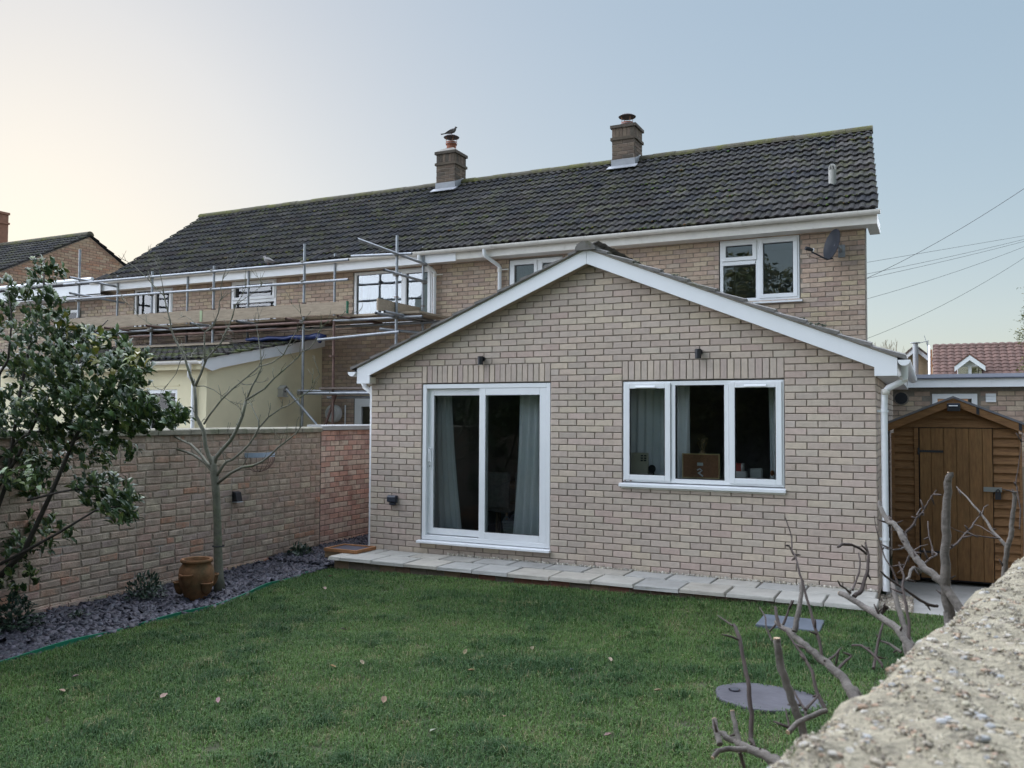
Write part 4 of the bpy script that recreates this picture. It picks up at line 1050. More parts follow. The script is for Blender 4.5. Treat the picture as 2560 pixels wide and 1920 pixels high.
MB().box(DX0-.053, DX0-.012, SY-.012, SY+.03, .09, 1.80).build('door_post', M_SH, shed); MB().box(SX0-.03, SX0+.004, SY-.004, SY+.04, .08, 1.74).build('corner_post', M_SH, shed); MB().box(SX1+.001, SX1+.028, SY-.004, SY+.04, .08, 1.74).build('corner_post', M_SH, shed)
for s, xx in ((0, SX0), (1, SX1)):
    z = 1.70
    while z > .12:
        MB().prism([(xx-.012 if s == 0 else xx+.012, max(.09, z-.1)), (xx, z), (xx, max(.09, z-.1))], 'y', SY+.041, 3.1).build('side_board', M_SH, shed); z -= .1
sd = MB().box(DX0+.01, DX1-.01, SY+.012, SY+.03, .13, DT-.01).build('shed_door', M_SHD, shed)
bx = [DX0, 6.68, 6.805, 6.93, 7.055, 7.185, DX1]
for a, b in zip(bx, bx[1:]): MB().box(a+.002, b-.002, SY-.014+rg.uniform(-.002, .002), SY+.011, .125, DT-.004).build('door_plank', M_SHD, sd, bevel=.003)
MB().box(DX0-.02, DX0+.24, SY-.022, SY-.0165, 1.525, 1.55).tube([(DX0-.012, SY-.02, 1.50), (DX0-.012, SY-.02, 1.575)], .01, 8).build('hinge', M_BLACK, sd); MB().box(DX0-.02, DX0+.24, SY-.022, SY-.0165, .405, .43).build('hinge', M_BLACK, sd)
MB().box(7.19, 7.365, SY-.03, SY-.0165, 1.11, 1.16).build('hasp', mat('grey_metal', (.22, .23, .22), .5, var=.1, metal=.5), sd)
MB().box(7.30, 7.355, SY-.06, SY-.031, 1.03, 1.10).tube([(7.312, SY-.045, 1.09), (7.312, SY-.045, 1.125), (7.328, SY-.045, 1.14), (7.344, SY-.045, 1.125), (7.344, SY-.045, 1.09)], .007, 8).build('padlock', M_BLACK, sd, bevel=.005)
# roof: felt, barge boards
for s in (-1, 1):
    xe = 6.20 if s < 0 else 7.62
    t = lambda x: 2.125-.43*abs(x-SM)
    mb = MB(); mb.prism([(SM, t(SM)+.006), (xe, t(xe)+.006), (xe, t(xe)+.03), (SM, t(SM)+.03)], 'y', SY-.085, 3.2); mb.build('felt_roof', mat('grey_mineral_felt', (.13, .13, .14), .95, var=.15, scale=30), shed)
    mb = MB(); x1_ = SM-.001 if s < 0 else SM+.001
    mb.prism([(x1_, t(SM)+.003), (xe, t(xe)+.003), (xe, t(xe)-.085), (x1_, t(SM)-.075)], 'y', SY-.075, SY-.055); mb.build('barge_board', M_SH, shed)
    for xk in ((7.13, 7.53) if s > 0 else ()): MB().prism([(xk, t(xk)+.01), (xk+.03, t(xk+.03)+.01), (xk+.03, t(xk+.03)-.07), (xk, t(xk)-.07)], 'y', SY-.079, SY-.0755).build('felt_fold', M_BLACK, shed)
slt = thing('solar_light', 'black solar lamp at the peak of the timber shed', 'lamp', (6.905, SY-.08, 2.05))
MB().box(6.845, 6.975, SY-.115, SY-.076, 1.985, 2.075).build('housing', M_BLACK, slt, bevel=.01)
MB().box(6.865, 6.955, SY-.121, SY-.1155, 2.03, 2.065).build('solar_panel', mat('solar_cell', (.02, .025, .05), .2, var=.1), slt)
MB().box(6.862, 6.95, SY-.124, SY-.1212, 2.041, 2.052).build('light_strip', mat('white_lens', (.8, .82, .85), .3, var=0), slt)

# ================================================================ flat roofed garage behind the shed
GY = 5.2
ga = thing('brick_garage', 'flat roofed brick garage with white fascia behind the timber shed', 'garage', (9, 7, 0))
GW = (6.70, 7.31, 1.75, 2.29)
mb = MB(); mb.box(6.0, GW[0], GY+.008, 9, 0, 2.40); mb.box(GW[0], GW[1], GY+.008, 9, 0, GW[2]); mb.box(GW[0], GW[1], GY+.008, 9, GW[3], 2.40); mb.box(GW[1], 13, GY+.008, 9, 0, 2.40)
gwl = mb.build('wall', M_HMORT, ga)
VC = (6.27, 2.225)
rects = [r for r in courses(6.0, 12.5, 1.2, 2.33, 2.33, bl=.225) if not (r[1] > GW[0] and r[0] < GW[1] and r[3] > GW[2] and r[2] < GW[3])]
rects = [r for r in rects if not (abs((r[0]+r[1])/2-VC[0]) < .17 and abs((r[2]+r[3])/2-VC[1]) < .07)]
brickwork(gwl, rects, HB, M_HB, Matrix.Translation((0, GY, 0)), seed=81, depth=.01)
MB().box(5.95, 13, GY-.16, GY-.14, 2.385, 2.51).build('fascia', M_UPVC, ga); MB().box(5.95, 13, GY-.139, GY+.02, 2.385, 2.40).build('soffit', M_DARK, ga)
MB().prism([(GY-.2, 2.512), (GY-.2, 2.53), (GY-.12, 2.585), (9.1, 2.585), (9.1, 2.512)], 'x', 5.9, 13).build('roof', mat('blue_grey_roof_edge', (.085, .095, .12), .6, var=.08), ga)
for k in range(6):
    for z in (2.46, 2.43): MB().lathe([(.006, 0), (.006, .001)], (6.45+k*.52, GY-.162, z), 8).build('fixing', M_BLACK, ga)
gw_ = frame(MB(), *GW[:2], *GW[2:], .075, GY-.02, GY+.06).build('window', M_UPVC, ga, bevel=.004); MB().box(GW[0]+.07, GW[1]-.07, GY+.01, GY+.014, GW[2]+.07, GW[3]-.07).build('pane', M_GLASS, gw_)
MB().tube([(VC[0], GY-.03, VC[1]), (VC[0], GY+.01, VC[1])], .09, 20).build('vent_sleeve', M_BLACK, ga, smooth=True, auto=40)
MB().tube([(VC[0], GY-.012, VC[1]), (VC[0], GY+.006, VC[1])], [.112, .112], 20).build('vent_mortar', M_MORT, ga)
lv = MB().box(7.42, 7.555, GY-.02, GY+.005, 2.16, 2.29).build('louvre_vent', M_UPVC, ga)
for k in range(3): MB().prism([(GY-.035, 2.168+k*.04), (GY-.02, 2.205+k*.04), (GY-.02, 2.168+k*.04)], 'x', 7.425, 7.55).build('louvre', M_UPVC, lv)

# ================================================================ far house on the right
FY = 40.0
def fz(v): return CAM.z+(v-CAM.z)*(FY-CAM.y)/(22-CAM.y)
def fx(v): return CAM.x+(v-CAM.x)*(FY-CAM.y)/(22-CAM.y)
fh = thing('brown_roofed_house', 'distant house with brown tiled roof and white dormer beyond the garage', 'house', (fx(8), FY, 0))
M_FT = mat('brown_roof_tile', (.13, .075, .06), .9, var=.15, scale=2, attr=True)
x0, x1 = fx(6.75), fx(13)
zr, zb = fz(4.285), fz(2.9)
frf = MB().prism([(FY-3.6, zb), (FY, zr), (FY+3.6, zb)], 'x', x0, x1).build('roof', M_DARK, fh)
rest = MB(); na = math.atan2(zr-zb, 3.6); sl_ = math.hypot(zr-zb, 3.6); rows = 12
ptile = []
for k in range(8):
    f = rg.uniform(.8, 1.2); mbt = MB(); c = (.135*f, .078*f, .062*f); w_ = .33; P = [(0, 0), (.08, .035), (.16, .05), (.24, .035), (.33, 0)]
    for (a, za), (b, zb_) in zip(P, P[1:]):
        mbt.face([(a, 0, za+.05), (b, 0, zb_+.05), (b, .6, zb_), (a, .6, za)], c); mbt.face([(a, 0, za-.02), (b, 0, zb_-.02), (b, 0, zb_+.05), (a, 0, za+.05)], c)
    ptile.append(mbt)
for row in range(rows):
    d = row*sl_/rows; x = x0
    while x < x1:
        rest.add(*(lambda e: (e.v, e.f, e.c))(rg.choice(ptile)), Matrix.Translation((x, FY-3.6+d*math.cos(na), zb+d*math.sin(na)+.03)) @ Matrix.Rotation(na, 4, 'X')); x += .33
stuff(rest.build('roof_tiles', M_FT, frf))
MB().tube([(x0, FY, zr+.02), (x1, FY, zr+.02)], .12, 8).build('ridge', mat('far_ridge', (.13, .08, .065), .9, var=.1), frf)
M_FORN = mat('sunlit_gable_brick', (.42, .2, .1), .9, var=.15, scale=3)  # orange glow of the low sun is put into the brick colour
MB().prism([(FY-3.5, 0), (FY+3.5, 0), (FY+3.5, zb), (FY, zr-.1), (FY-3.5, zb)], 'x', x0-.12, x0-.02).build('gable_wall', M_FORN, fh)
mb = MB(); mb.prism([(FY-3.75, zb-.02), (FY, zr+.12), (FY, zr-.15), (FY-3.75, zb-.3)], 'x', x0-.22, x0-.13); mb.build('verge_board', M_UPVC, fh)
MB().box(x0, x1, FY-3.4, FY+3.4, 0, zb).build('wall', M_FORN, fh)
# dormer
dxa, dxb, dxm = fx(7.42), fx(8.06), fx(7.74); dzb, dzt, dza = fz(3.2), fz(3.60), fz(3.86); dy = FY-3.2
dm = MB().prism([(dxa, dzb), (dxb, dzb), (dxb, dzt), (dxm, dza-.1), (dxa, dzt)], 'y', dy, FY-.6).build('dormer', M_UPVC, fh)
for s in (-1, 1):
    xe = dxm+s*(dxb-dxm)*1.28; ze = dzt-.12
    MB().prism([(dxm, dza), (xe, ze), (xe, ze-.24), (dxm, dza-.24)], 'y', dy-.3, dy-.22).build('dormer_bargeboard', M_UPVC, dm)
    MB().prism([(dxm, dza+.01), (xe, ze+.01), (xe, ze+.09), (dxm, dza+.09)], 'y', dy-.32, FY-.6).build('dormer_roof', mat('dormer_tile', (.15, .08, .06), .9, var=.2, scale=4), dm)
for a in (-.5, .08): MB().box(dxm+a, dxm+a+.42, dy-.03, dy-.001, dzb+.05, dzt-.12).build('window', glass('dormer_glass', .3, 1.5, (.5, .5, .4)), dm); 
MB().box(dxm-.46, dxm+.46, dy+.2, dy+.21, dzb, dzt).build('dormer_room', M_DARK, dm)
# ---- gabled house with flue further left
gh = thing('rendered_gable_house', 'distant tan gabled house with white bargeboards and steel flue', 'house', (fx(6.2), FY+3, 0))
gxa, gxb, gxm = fx(5.45), fx(6.70), fx(6.21); gza, gze = fz(4.47), fz(3.95); hy = FY+3
MB().prism([(gxa-.6, 0), (gxb, 0), (gxb, fz(4.0)), (gxm, gza-.12), (gxa-.6, fz(3.72))], 'y', hy, hy+6).build('wall', mat('tan_brick', (.36, .28, .18), .9, var=.12, scale=3, stretch=(1, 1, 6)), gh)
for s in (-1, 1):
    xe = gxm+s*1.45; sl2 = (gza-fz(4.03))/(fx(6.70)-gxm)
    MB().prism([(gxm, gza), (xe, gza-sl2*1.45), (xe, gza-sl2*1.45-.24), (gxm, gza-.26)], 'y', hy-.3, hy-.22).build('bargeboard', M_UPVC, gh)
    MB().prism([(gxm, gza+.01), (xe, gza-sl2*1.45+.01), (xe, gza-sl2*1.45+.12), (gxm, gza+.13)], 'y', hy-.35, hy+6.2).build('roof', M_FT if False else mat('far_brown_roof', (.12, .085, .07), .9, var=.15, scale=2), gh)
fxx = fx(6.20)+.02
fl = MB().tube([(fxx, hy-.5, fz(3.2)), (fxx, hy-.5, fz(4.56))], .14, 12).build('flue', mat('flue_steel', (.34, .35, .36), .5, var=.05, metal=.4), gh, smooth=True, auto=50)
MB().tube([(fxx, hy-.5, fz(4.57)), (fxx, hy-.5, fz(4.60))], .26, 12).build('flue_cap', MATS['flue_steel'], fl)
an = thing('television_aerial', 'thin television aerial on a mast by the distant gabled house', 'aerial', (fx(6.55), hy-.6, fz(4.1)))
ax_, az_ = fx(6.60), fz(4.66)
MB().tube([(ax_, hy-.4, fz(4.05)), (ax_, hy-.4, az_)], .03, 6).build('mast', M_STEEL, an)
a0 = Vector((fx(6.62), hy-.4, az_-.02)); a1 = Vector((fx(6.28), hy-.5, az_-.15))
MB().tube([a0, a1], .018, 5).build('boom', M_STEEL, an)
mb = MB()
for k in range(9):
    p_ = a0.lerp(a1, k/8); mb.tube([p_+Vector((.02, -.28, .0)), p_+Vector((-.02, .28, 0))], .01, 4)
mb.tube([a0+Vector((-.05, 0, -.28)), a0+Vector((-.2, 0, .3))], .014, 4); mb.build('element', M_STEEL, an)
# ---- overhead wires
def wire(p, q, y0, y1, sag, r, label):
    a = at(*p, y0); b = at(*q, y1); pts = []
    for k in range(15):
        t = k/14; v = a.lerp(b, t); v.z -= sag*4*t*(1-t)*0+sag*(4*t*(1-t)); pts.append(v)
    o = MB().tube(pts, r, 5).build('overhead_wire', M_BLACK); tag(o, label, 'wire', 'overhead wires')
wire((2120, 716), (2620, 431), 9, 6, .12, .0045, 'steepest telephone wire rising from the house corner to the right edge')
wire((2120, 664), (2640, 576), 14, 22, .0, .005, 'topmost of the shallow telephone wires right of the house')
wire((2120, 694), (2640, 578), 14, 22, .05, .005, 'upper wire of the close pair right of the house')
wire((2120, 706), (2640, 582), 14, 22, .05, .005, 'lower wire of the close pair right of the house')
wire((2120, 760), (2640, 584), 14, 22, .12, .005, 'shallow telephone wire below the close pair right of the house')
wire((2120, 864), (2640, 590), 14, 18, .25, .0045, 'lowest sagging wire running down behind the extension roof')
# ================================================================ slate border, edging
rng = np.random.default_rng(11)
def chips(n, xy, z, size, cols, name, material, flat=.22, parent=None):
    """flat angular stone chips: a four-sided plate each, joined"""
    x, y = xy; n = len(x)
    az = rng.uniform(0, 2*np.pi, n); tx = rng.normal(0, .35, n); ty = rng.normal(0, .35, n)
    a = size*rng.uniform(.5, 1.4, n); b = a*rng.uniform(.35, .8, n); h = a*flat*rng.uniform(.5, 1.3, n)
    c, s = np.cos(az), np.sin(az); P = []
    for (u, v, w_) in ((-1, -.8, 0), (.9, -1, 0), (1, .7, 0), (-.8, 1, 0), (-.9, -.7, 1), (.8, -.9, 1), (.9, .6, 1), (-.7, .9, 1)):
        uu_, vv_ = u*a*rng.uniform(.8, 1.2, n), v*b*rng.uniform(.8, 1.2, n)
        P.append(np.stack([x+c*uu_-s*vv_, y+s*uu_+c*vv_, z+w_*h*2+uu_*tx+vv_*ty], 1))
    V = np.stack(P, 1).reshape(-1, 3); base = (np.arange(n)*8)[:, None]
    F = np.concatenate([base+np.array([q]) for q in ((4, 5, 6, 7), (0, 1, 5, 4), (1, 2, 6, 5), (2, 3, 7, 6), (3, 0, 4, 7))], 0)
    cc = np.array(cols)[rng.integers(0, len(cols), n)]*rng.uniform(.7, 1.35, (n, 1))
    return stuff(np_mesh_idx(name, V, F, material, np.concatenate([cc]*5, 0), parent))
n = 15000; y = rng.uniform(-7.5, 1.6, n); ex = np.interp(y, [e[1] for e in EDGE], [e[0] for e in EDGE]); ex = np.where(y > -.8, -.03, ex)
wx = -1.07-.0435*(y-.35); x = wx+(ex-wx)*rng.random(n)
o = chips(n, (x, y), np.where(y > -.8, .035, .0)+.014*rng.random(n)+.02*np.clip((y+2)/2, 0, 1), .031, [(.03, .028, .04), (.024, .024, .036), (.04, .035, .045), (.034, .037, .05), (.06, .056, .072)], 'slate_chippings', mat('plum_slate', (.08, .07, .1), .55, var=.2, scale=40, attr=True, spec=.5))
tag(o, 'loose plum grey slate chippings along the foot of the garden wall', 'slate chips')
n = 700; x = rng.uniform(1.2, 6.2, n); o = chips(n, (x, -.015-.03*rng.random(n)), .163+0*x, .011, [(.4, .36, .28), (.33, .3, .25), (.45, .42, .36)], 'gravel_strip', mat('pale_gravel', (.4, .36, .3), .8, var=.1, attr=True), .6)
tag(o, 'thin line of pale gravel between the patio and the extension wall', 'gravel')
n = 900; o = chips(n, (rng.uniform(6.2, 6.5, n), rng.uniform(-.62, .3, n)), .063+.01*rng.random(n), .014, [(.3, .26, .2), (.24, .2, .16), (.38, .34, .28)], 'gravel_patch', MATS['pale_gravel'], .6)
tag(o, 'patch of brown gravel round the foot of the downpipe', 'gravel')
M_EDG = mat('green_plastic_edging', (.012, .16, .09), .5, var=.2, scale=8)
mb = MB(); pts = []
for k in range(90):
    y = -7.5+k*(6.4/89); pts.append((edge_x(y)-.004+.006*math.sin(y*7), y))
for (a, b), (c, d) in zip(pts, pts[1:]):
    za, zc = lawn_z(a, b)+.032+.012*math.sin(b*5), lawn_z(c, d)+.032+.012*math.sin(d*5)
    mb.face([(a, b, -.03), (c, d, -.03), (c, d, zc), (a, b, za)]); mb.face([(a-.012, b, -.03), (a-.012, b, za), (c-.012, d, zc), (c-.012, d, -.03)][::1]); mb.face([(a, b, za), (c, d, zc), (c-.012, d, zc), (a-.012, b, za)])
o = mb.build('lawn_edging', M_EDG); tag(o, 'green plastic lawn edging strip between grass and slate', 'edging')

# ---- flat covers in the lawn
o = MB().box(5.285, 5.815, -1.715, -1.275, .04, .098).build('manhole_cover', mat('blue_grey_cover', (.10, .12, .15), .45, var=.2, scale=6), bevel=.008)
tag(o, 'blue grey rectangular drain cover flush in the lawn near the patio', 'drain cover')
rd = thing('stepping_stone', 'flat dark oval slate stone set in the lawn at lower right', 'stone', (5.78, -3.74, .07))
mb = MB(); top = []
for k in range(26):
    t = 2*math.pi*k/26; rr_ = 1+.04*math.sin(3*t+1)+.02*math.sin(7*t); top.append((5.72+.35*rr_*math.cos(t), -3.70+.27*rr_*math.sin(t)))
mb.prism(top, 'z', .0, .099); mb.build('slab', mat('damp_slate', (.07, .068, .08), .5, var=.3, scale=5, bump=.3, bscale=20), rd, bevel=.01)
MB().lathe([(.035, 0), (.04, .006), (.03, .008)], (5.50, -3.67, .0992), 10).build('puddle', mat('wet_hollow', (.02, .02, .03), .05, var=0), rd)

# ================================================================ leaves
def leaf_cloud(name, centres, normals, L, W, cols, material, parent, droop=.25, seed=0, curl=.12):
    """each leaf: four triangles folded along the midrib. centres (n,3) leaf bases, normals (n,3) pointing direction"""
    r = np.random.default_rng(seed); n = len(centres)
    d = normals/np.linalg.norm(normals, axis=1, keepdims=True)
    up = np.tile(np.array([[0, 0, 1.0]]), (n, 1))+r.normal(0, .45, (n, 3))
    s = np.cross(d, up); s /= np.linalg.norm(s, axis=1, keepdims=True)+1e-9
    nn = np.cross(s, d)
    L = L*r.uniform(.65, 1.25, (n, 1)); W = W*r.uniform(.7, 1.2, (n, 1))
    b = centres; m_ = b+d*L*.52+nn*L*curl; t = b+d*L-nn*L*droop*r.uniform(.0, 1, (n, 1))
    l1 = b+d*L*.28+s*W*.42+nn*L*(curl*.8+.05); q1 = b+d*L*.28-s*W*.42+nn*L*(curl*.8+.05)
    l2 = b+d*L*.66+s*W*.46+nn*L*(curl*.7+.05); q2 = b+d*L*.66-s*W*.46+nn*L*(curl*.7+.05)
    V = np.stack([b, l1, l2, t, q2, q1, m_], 1).reshape(-1, 3); base = (np.arange(n)*7)[:, None]
    F = np.concatenate([base+np.array([f]) for f in ((0, 6, 1), (1, 6, 2), (2, 6, 3), (3, 6, 4), (4, 6, 5), (5, 6, 0))], 0)
    c = np.array(cols)[r.integers(0, len(cols), n)]*r.uniform(.75, 1.3, (n, 1))
    return stuff(np_mesh_idx(name, V, F, material, np.concatenate([c]*6, 0), parent))
M_LEAF = mat('glossy_leaf', (.04, .08, .03), .38, var=.1, scale=30, attr=True, spec=.5, trans=.12)

# ---- evergreen shrub at the left edge
shr = thing('evergreen_shrub', 'large glossy evergreen shrub leaning in from the left edge over the wall', 'shrub', (-.5, -4.6, 0))
br = random.Random(3)
M_SB = mat('dark_branch', (.05, .042, .035), .85, var=.3, scale=20)
def P3(px, py, y): return at(px, py, y)
limbs = [  # (pixel path, start plane, end plane, radius)
    ([(-60, 1500), (60, 1380), (130, 1230), (190, 1090), (250, 1000), (330, 960)], -4.6, -4.3, .028),
    ([(-80, 1450), (40, 1390), (150, 1330), (240, 1275), (300, 1265)], -4.7, -4.6, .018),
    ([(-60, 1420), (20, 1200), (45, 1010), (75, 860), (110, 720), (110, 650)], -4.6, -4.4, .022),
    ([(-60, 1300), (40, 1150), (110, 1010), (170, 900), (230, 840), (270, 800)], -4.6, -4.2, .018),
    ([(70, 1250), (150, 1230), (230, 1215), (290, 1225)], -4.6, -4.5, .012),
    ([(170, 1110), (260, 1060), (350, 1030), (440, 1040)], -4.4, -4.0, .012),
    ([(45, 1010), (90, 960), (140, 930), (200, 960)], -4.5, -4.4, .01),
    ([(-40, 1000), (20, 900), (30, 800), (20, 720)], -4.7, -4.6, .014),
    ([(-40, 1180), (60, 1090), (120, 1070), (60, 1000)], -4.5, -4.7, .012)]
cents, dirs = [], []
for path, y0, y1, rad in limbs:
    P = [P3(px, py, y0+(y1-y0)*k/(len(path)-1)+br.uniform(-.05, .05)) for k, (px, py) in enumerate(path)]
    MB().tube(P, [rad*(1-.75*k/(len(P)-1)) for k in range(len(P))], 7).build('branch', M_SB, shr, smooth=True)
blobs = [((110, 680), .14, 26), ((60, 720), .2, 30), ((110, 760), .2, 40), ((30, 800), .26, 60), ((110, 850), .26, 70), ((190, 850), .16, 40), ((60, 900), .34, 110), ((170, 920), .3, 110), ((270, 880), .22, 60), ((330, 900), .12, 20),
         ((30, 1000), .36, 130), ((140, 1010), .34, 150), ((250, 980), .3, 130), ((330, 980), .2, 60), ((340, 940), .14, 26), ((50, 1080), .3, 90), ((170, 1080), .28, 90), ((270, 1050), .25, 90), ((330, 1040), .2, 70), ((400, 1040), .16, 60), ((440, 1050), .1, 26),
         ((20, 1180), .26, 70), ((70, 1200), .18, 60), ((120, 1150), .2, 40), ((230, 1140), .13, 26), ((265, 1240), .2, 75), ((300, 1270), .16, 50), ((310, 1290), .1, 18), ((220, 1220), .12, 20), ((20, 1300), .3, 60), ((80, 1360), .2, 35), ((140, 1330), .13, 16), ((300, 1130), .12, 16), ((30, 1430), .26, 45)]
for (px, py), r_, n in blobs:
    c0 = P3(px, py, -4.45+br.uniform(-.25, .25))
    nc = max(6, int(n*.8))
    for q in range(nc):
        # a whorl of leaves round a twig end
        v = Vector((br.gauss(0, 1), br.gauss(0, 1), br.gauss(0, .9))); v = v.normalized()*r_*br.random()**.4
        tip = c0+v; ax = (v.normalized()*.6+Vector((.25, -.15, .55))).normalized()
        for k in range(br.randint(5, 9)):
            t = br.uniform(0, 2*math.pi); a = ax.cross(Vector((br.random(), br.random(), br.random()))).normalized()
            d = (ax*br.uniform(.1, .9)+a).normalized()
            cents.append(tuple(tip+ax*br.uniform(-.03, .03))); dirs.append(tuple(d))
cents, dirs = np.array(cents), np.array(dirs)
GR = [(.05, .088, .032), (.068, .115, .033), (.042, .074, .034), (.09, .135, .036), (.055, .095, .04), (.038, .064, .028), (.12, .145, .04)]
o = leaf_cloud('foliage', cents, dirs, .082, .034, GR, M_LEAF, shr, seed=5)
yl = [P3(px, py, -4.6) for px, py in ((160, 810), (175, 830), (240, 900), (260, 850), (280, 935), (230, 870), (185, 890), (345, 905), (330, 900))]
yc, yd = [], []
for p_ in yl:
    for k in range(7): yc.append(tuple(p_+Vector((br.uniform(-.05, .05), br.uniform(-.05, .05), br.uniform(-.05, .05))))); yd.append((br.gauss(0, 1), br.gauss(0, 1)-.3, br.gauss(.2, .7)))
leaf_cloud('yellowing_leaves', np.array(yc), np.array(yd), .10, .042, [(.16, .16, .03), (.22, .19, .035), (.12, .15, .03)], M_LEAF, shr, seed=6)
pc, pd = [], []
for px, py in ((25, 1175), (55, 1165), (80, 1180), (95, 1195), (60, 1205), (100, 1215), (75, 1190)):
    p_ = P3(px, py, -5.0)
    for k in range(5): pc.append(tuple(p_+Vector((br.uniform(-.04, .04), br.uniform(-.04, .04), br.uniform(-.03, .03))))); pd.append((br.gauss(0, 1), br.gauss(-.4, .8), br.gauss(-.2, .5)))
leaf_cloud('pale_young_leaves', np.array(pc), np.array(pd), .075, .034, [(.14, .2, .07), (.18, .22, .09), (.10, .16, .06)], M_LEAF, shr, seed=7)

# ---- low plants in the slate bed
def low_plant(loc, r, h, n, cols, label, seed, L=.05):
    t = thing('border_plant', label, 'plant', loc, 'low plants in the slate border'); q = np.random.default_rng(seed)
    v = q.normal(0, 1, (n, 3)); v /= np.linalg.norm(v, axis=1, keepdims=True); v[:, 2] = np.abs(v[:, 2])
    c = np.array(loc)+v*np.array([r, r, h])*q.random((n, 1))**.4
    leaf_cloud('foliage', c, v+q.normal(0, .5, (n, 3)), L, L*.45, cols, M_LEAF, t, seed=seed)
    mb = MB()
    for k in range(6): 
        e = Vector(loc)+Vector((q.normal()*r*.6, q.normal()*r*.6, h*.7)); mb.tube([loc, tuple((Vector(loc)+e)/2+Vector((0, 0, .03))), tuple(e)], [.006, .004, .002], 5)
    mb.build('stem', M_SB, t)
DG = [(.018, .04, .025), (.024, .05, .028), (.03, .055, .03)]
low_plant((-.56, -3.12, .02), .19, .24, 420, DG, 'dark leafy clump left of the terracotta pot', 21)
low_plant((-.55, -4.55, .0), .22, .30, 420, DG, 'straggly dark plant at the foot of the wall below the shrub', 22, .06)
low_plant((-.80, -.42, .05), .15, .14, 160, DG, 'small dark fern-like plant at the wall foot near the patio', 23, .07)
low_plant((-.42, -4.0, .0), .10, .08, 90, [(.06, .09, .06), (.04, .07, .045)], 'tiny pale green plant low in the slate between two clumps', 24, .035)

# ================================================================ bare young tree
tr = thing('bare_tree', 'slender bare deciduous tree standing in the slate border before the wall', 'tree', (-.18, -2.49, .03))
TY = -2.49
def pth(lst, y0=TY, y1=None):
    y1 = y0 if y1 is None else y1; return [at(px, py, y0+(y1-y0)*k/max(1, len(lst)-1)) for k, (px, py) in enumerate(lst)]
M_TB = mat('smooth_tree_bark', (.15, .145, .11), .8, var=.25, scale=18, bump=.3, bscale=50, col2=(.09, .11, .05), c2scale=3, c2lo=.5, c2hi=.7)
trunk = [(549, 1480), (547, 1440), (545, 1380), (544, 1320), (541.5, 1254), (538.6, 1210), (536, 1188), (534, 1165), (533, 1140)]
MB().tube(pth(trunk), [.066, .052, .046, .043, .041, .042, .043, .034, .022], 12).build('trunk', M_TB, tr, smooth=True)
MB().lathe([(.064, -.006), (.067, 0), (.064, .006)], tuple(at(546, 1365, TY)), 12, cap=False).build('tie_band', M_BLACK, tr)
BR = [  # (pixels, r0, r1, y end offset)
    ([(534, 1185), (527, 1174), (513, 1157), (485, 1138), (463, 1129), (439, 1122), (427, 1114), (424, 1095), (421, 1080), (410, 1063)], .026, .014, .25),
    ([(530, 1170), (518, 1158), (501, 1135), (476, 1110), (456, 1102), (434, 1090), (421, 1080), (396, 1049), (380, 1030)], .026, .012, .15),
    ([(534, 1165), (529, 1155), (521, 1138), (513, 1112), (510, 1080), (500, 1060), (490, 1040), (489, 1005), (486, 966)], .04, .026, -.1),
    ([(486, 968), (470, 921), (459, 885), (445, 863), (434, 841), (427.5, 820), (425, 800), (417, 772), (411, 741), (382, 712), (371, 699), (339, 668), (315, 652), (307, 634)], .022, .003, -.2),
    ([(411, 741), (405, 705), (398, 672), (386, 647)], .008, .003, -.1),
    ([(487, 968), (502, 935), (512, 908), (517, 897), (535, 877), (553, 857), (560, 838), (571, 820), (578, 800), (589, 762), (603, 743), (614, 719), (610, 685)], .022, .003, .15),
    ([(589, 762), (625, 738), (652, 717), (656, 708)], .007, .003, .1),
    ([(512, 905), (511, 870), (511, 838), (513, 830), (531, 818), (546, 782), (549, 753), (554, 744), (552, 719), (556, 701), (565, 672), (581, 665), (610, 643), (626, 621)], .014, .003, .1),
    ([(513, 830), (495, 815), (478, 800), (463, 790), (445, 797)], .008, .003, 0),
    ([(535, 1160), (540, 1144), (555, 1125), (576, 1102), (590, 1078), (606, 1040), (615, 1002)], .036, .024, .1),
    ([(615, 1002), (631, 964), (644, 942), (653, 921), (653, 897), (647, 852), (642, 821), (647, 794), (657, 767)], .016, .003, .2),
    ([(615, 1000), (640, 985), (662, 971), (685, 946), (700, 933), (723, 913), (745, 893), (755, 880), (773, 871), (787, 855), (796, 832), (800, 822), (815, 808), (851, 790), (890, 780)], .018, .003, .3),
    ([(510, 1060), (522, 1040), (553, 1000), (580, 973), (616, 944), (647, 917), (680, 907), (709, 887), (719, 867), (733, 841), (742, 828), (755, 821), (758, 803), (751, 782), (729, 760)], .016, .003, -.25),
    ([(540, 1192), (556, 1167), (566, 1154), (581, 1149), (602, 1132), (621, 1113), (634, 1095), (647, 1070), (671, 1043), (703, 1020), (720, 1014), (741, 1000), (770, 980), (778, 971), (781, 958), (799, 937)], .024, .004, .2),
    ([(542, 1210), (576, 1183), (605, 1168), (630, 1165), (654, 1155), (675, 1139), (695, 1119), (711, 1107), (740, 1084), (750, 1070), (752, 1040), (750, 1010), (745, 990)], .026, .004, -.2),
    ([(648, 1070), (646, 1050), (638, 1035), (630, 1015), (622, 1003)], .012, .005, .1),
    ([(486, 966), (510, 965), (535, 975), (555, 990), (575, 1003), (600, 1010)], .008, .003, .2),
    ([(459, 885), (450, 905), (440, 935), (420, 960), (405, 975), (395, 1000)], .008, .002, -.2),
    ([(427, 820), (405, 815), (380, 812), (345, 790), (320, 760), (308, 745)], .008, .002, .1),
    ([(571, 820), (585, 835), (578, 848), (560, 842)], .006, .002, 0),
    ([(517, 897), (500, 890), (480, 893), (465, 886)], .006, .002, .1),
    ([(653, 921), (645, 935), (640, 955), (630, 960)], .006, .002, .1)]
tw = random.Random(17); tips = []
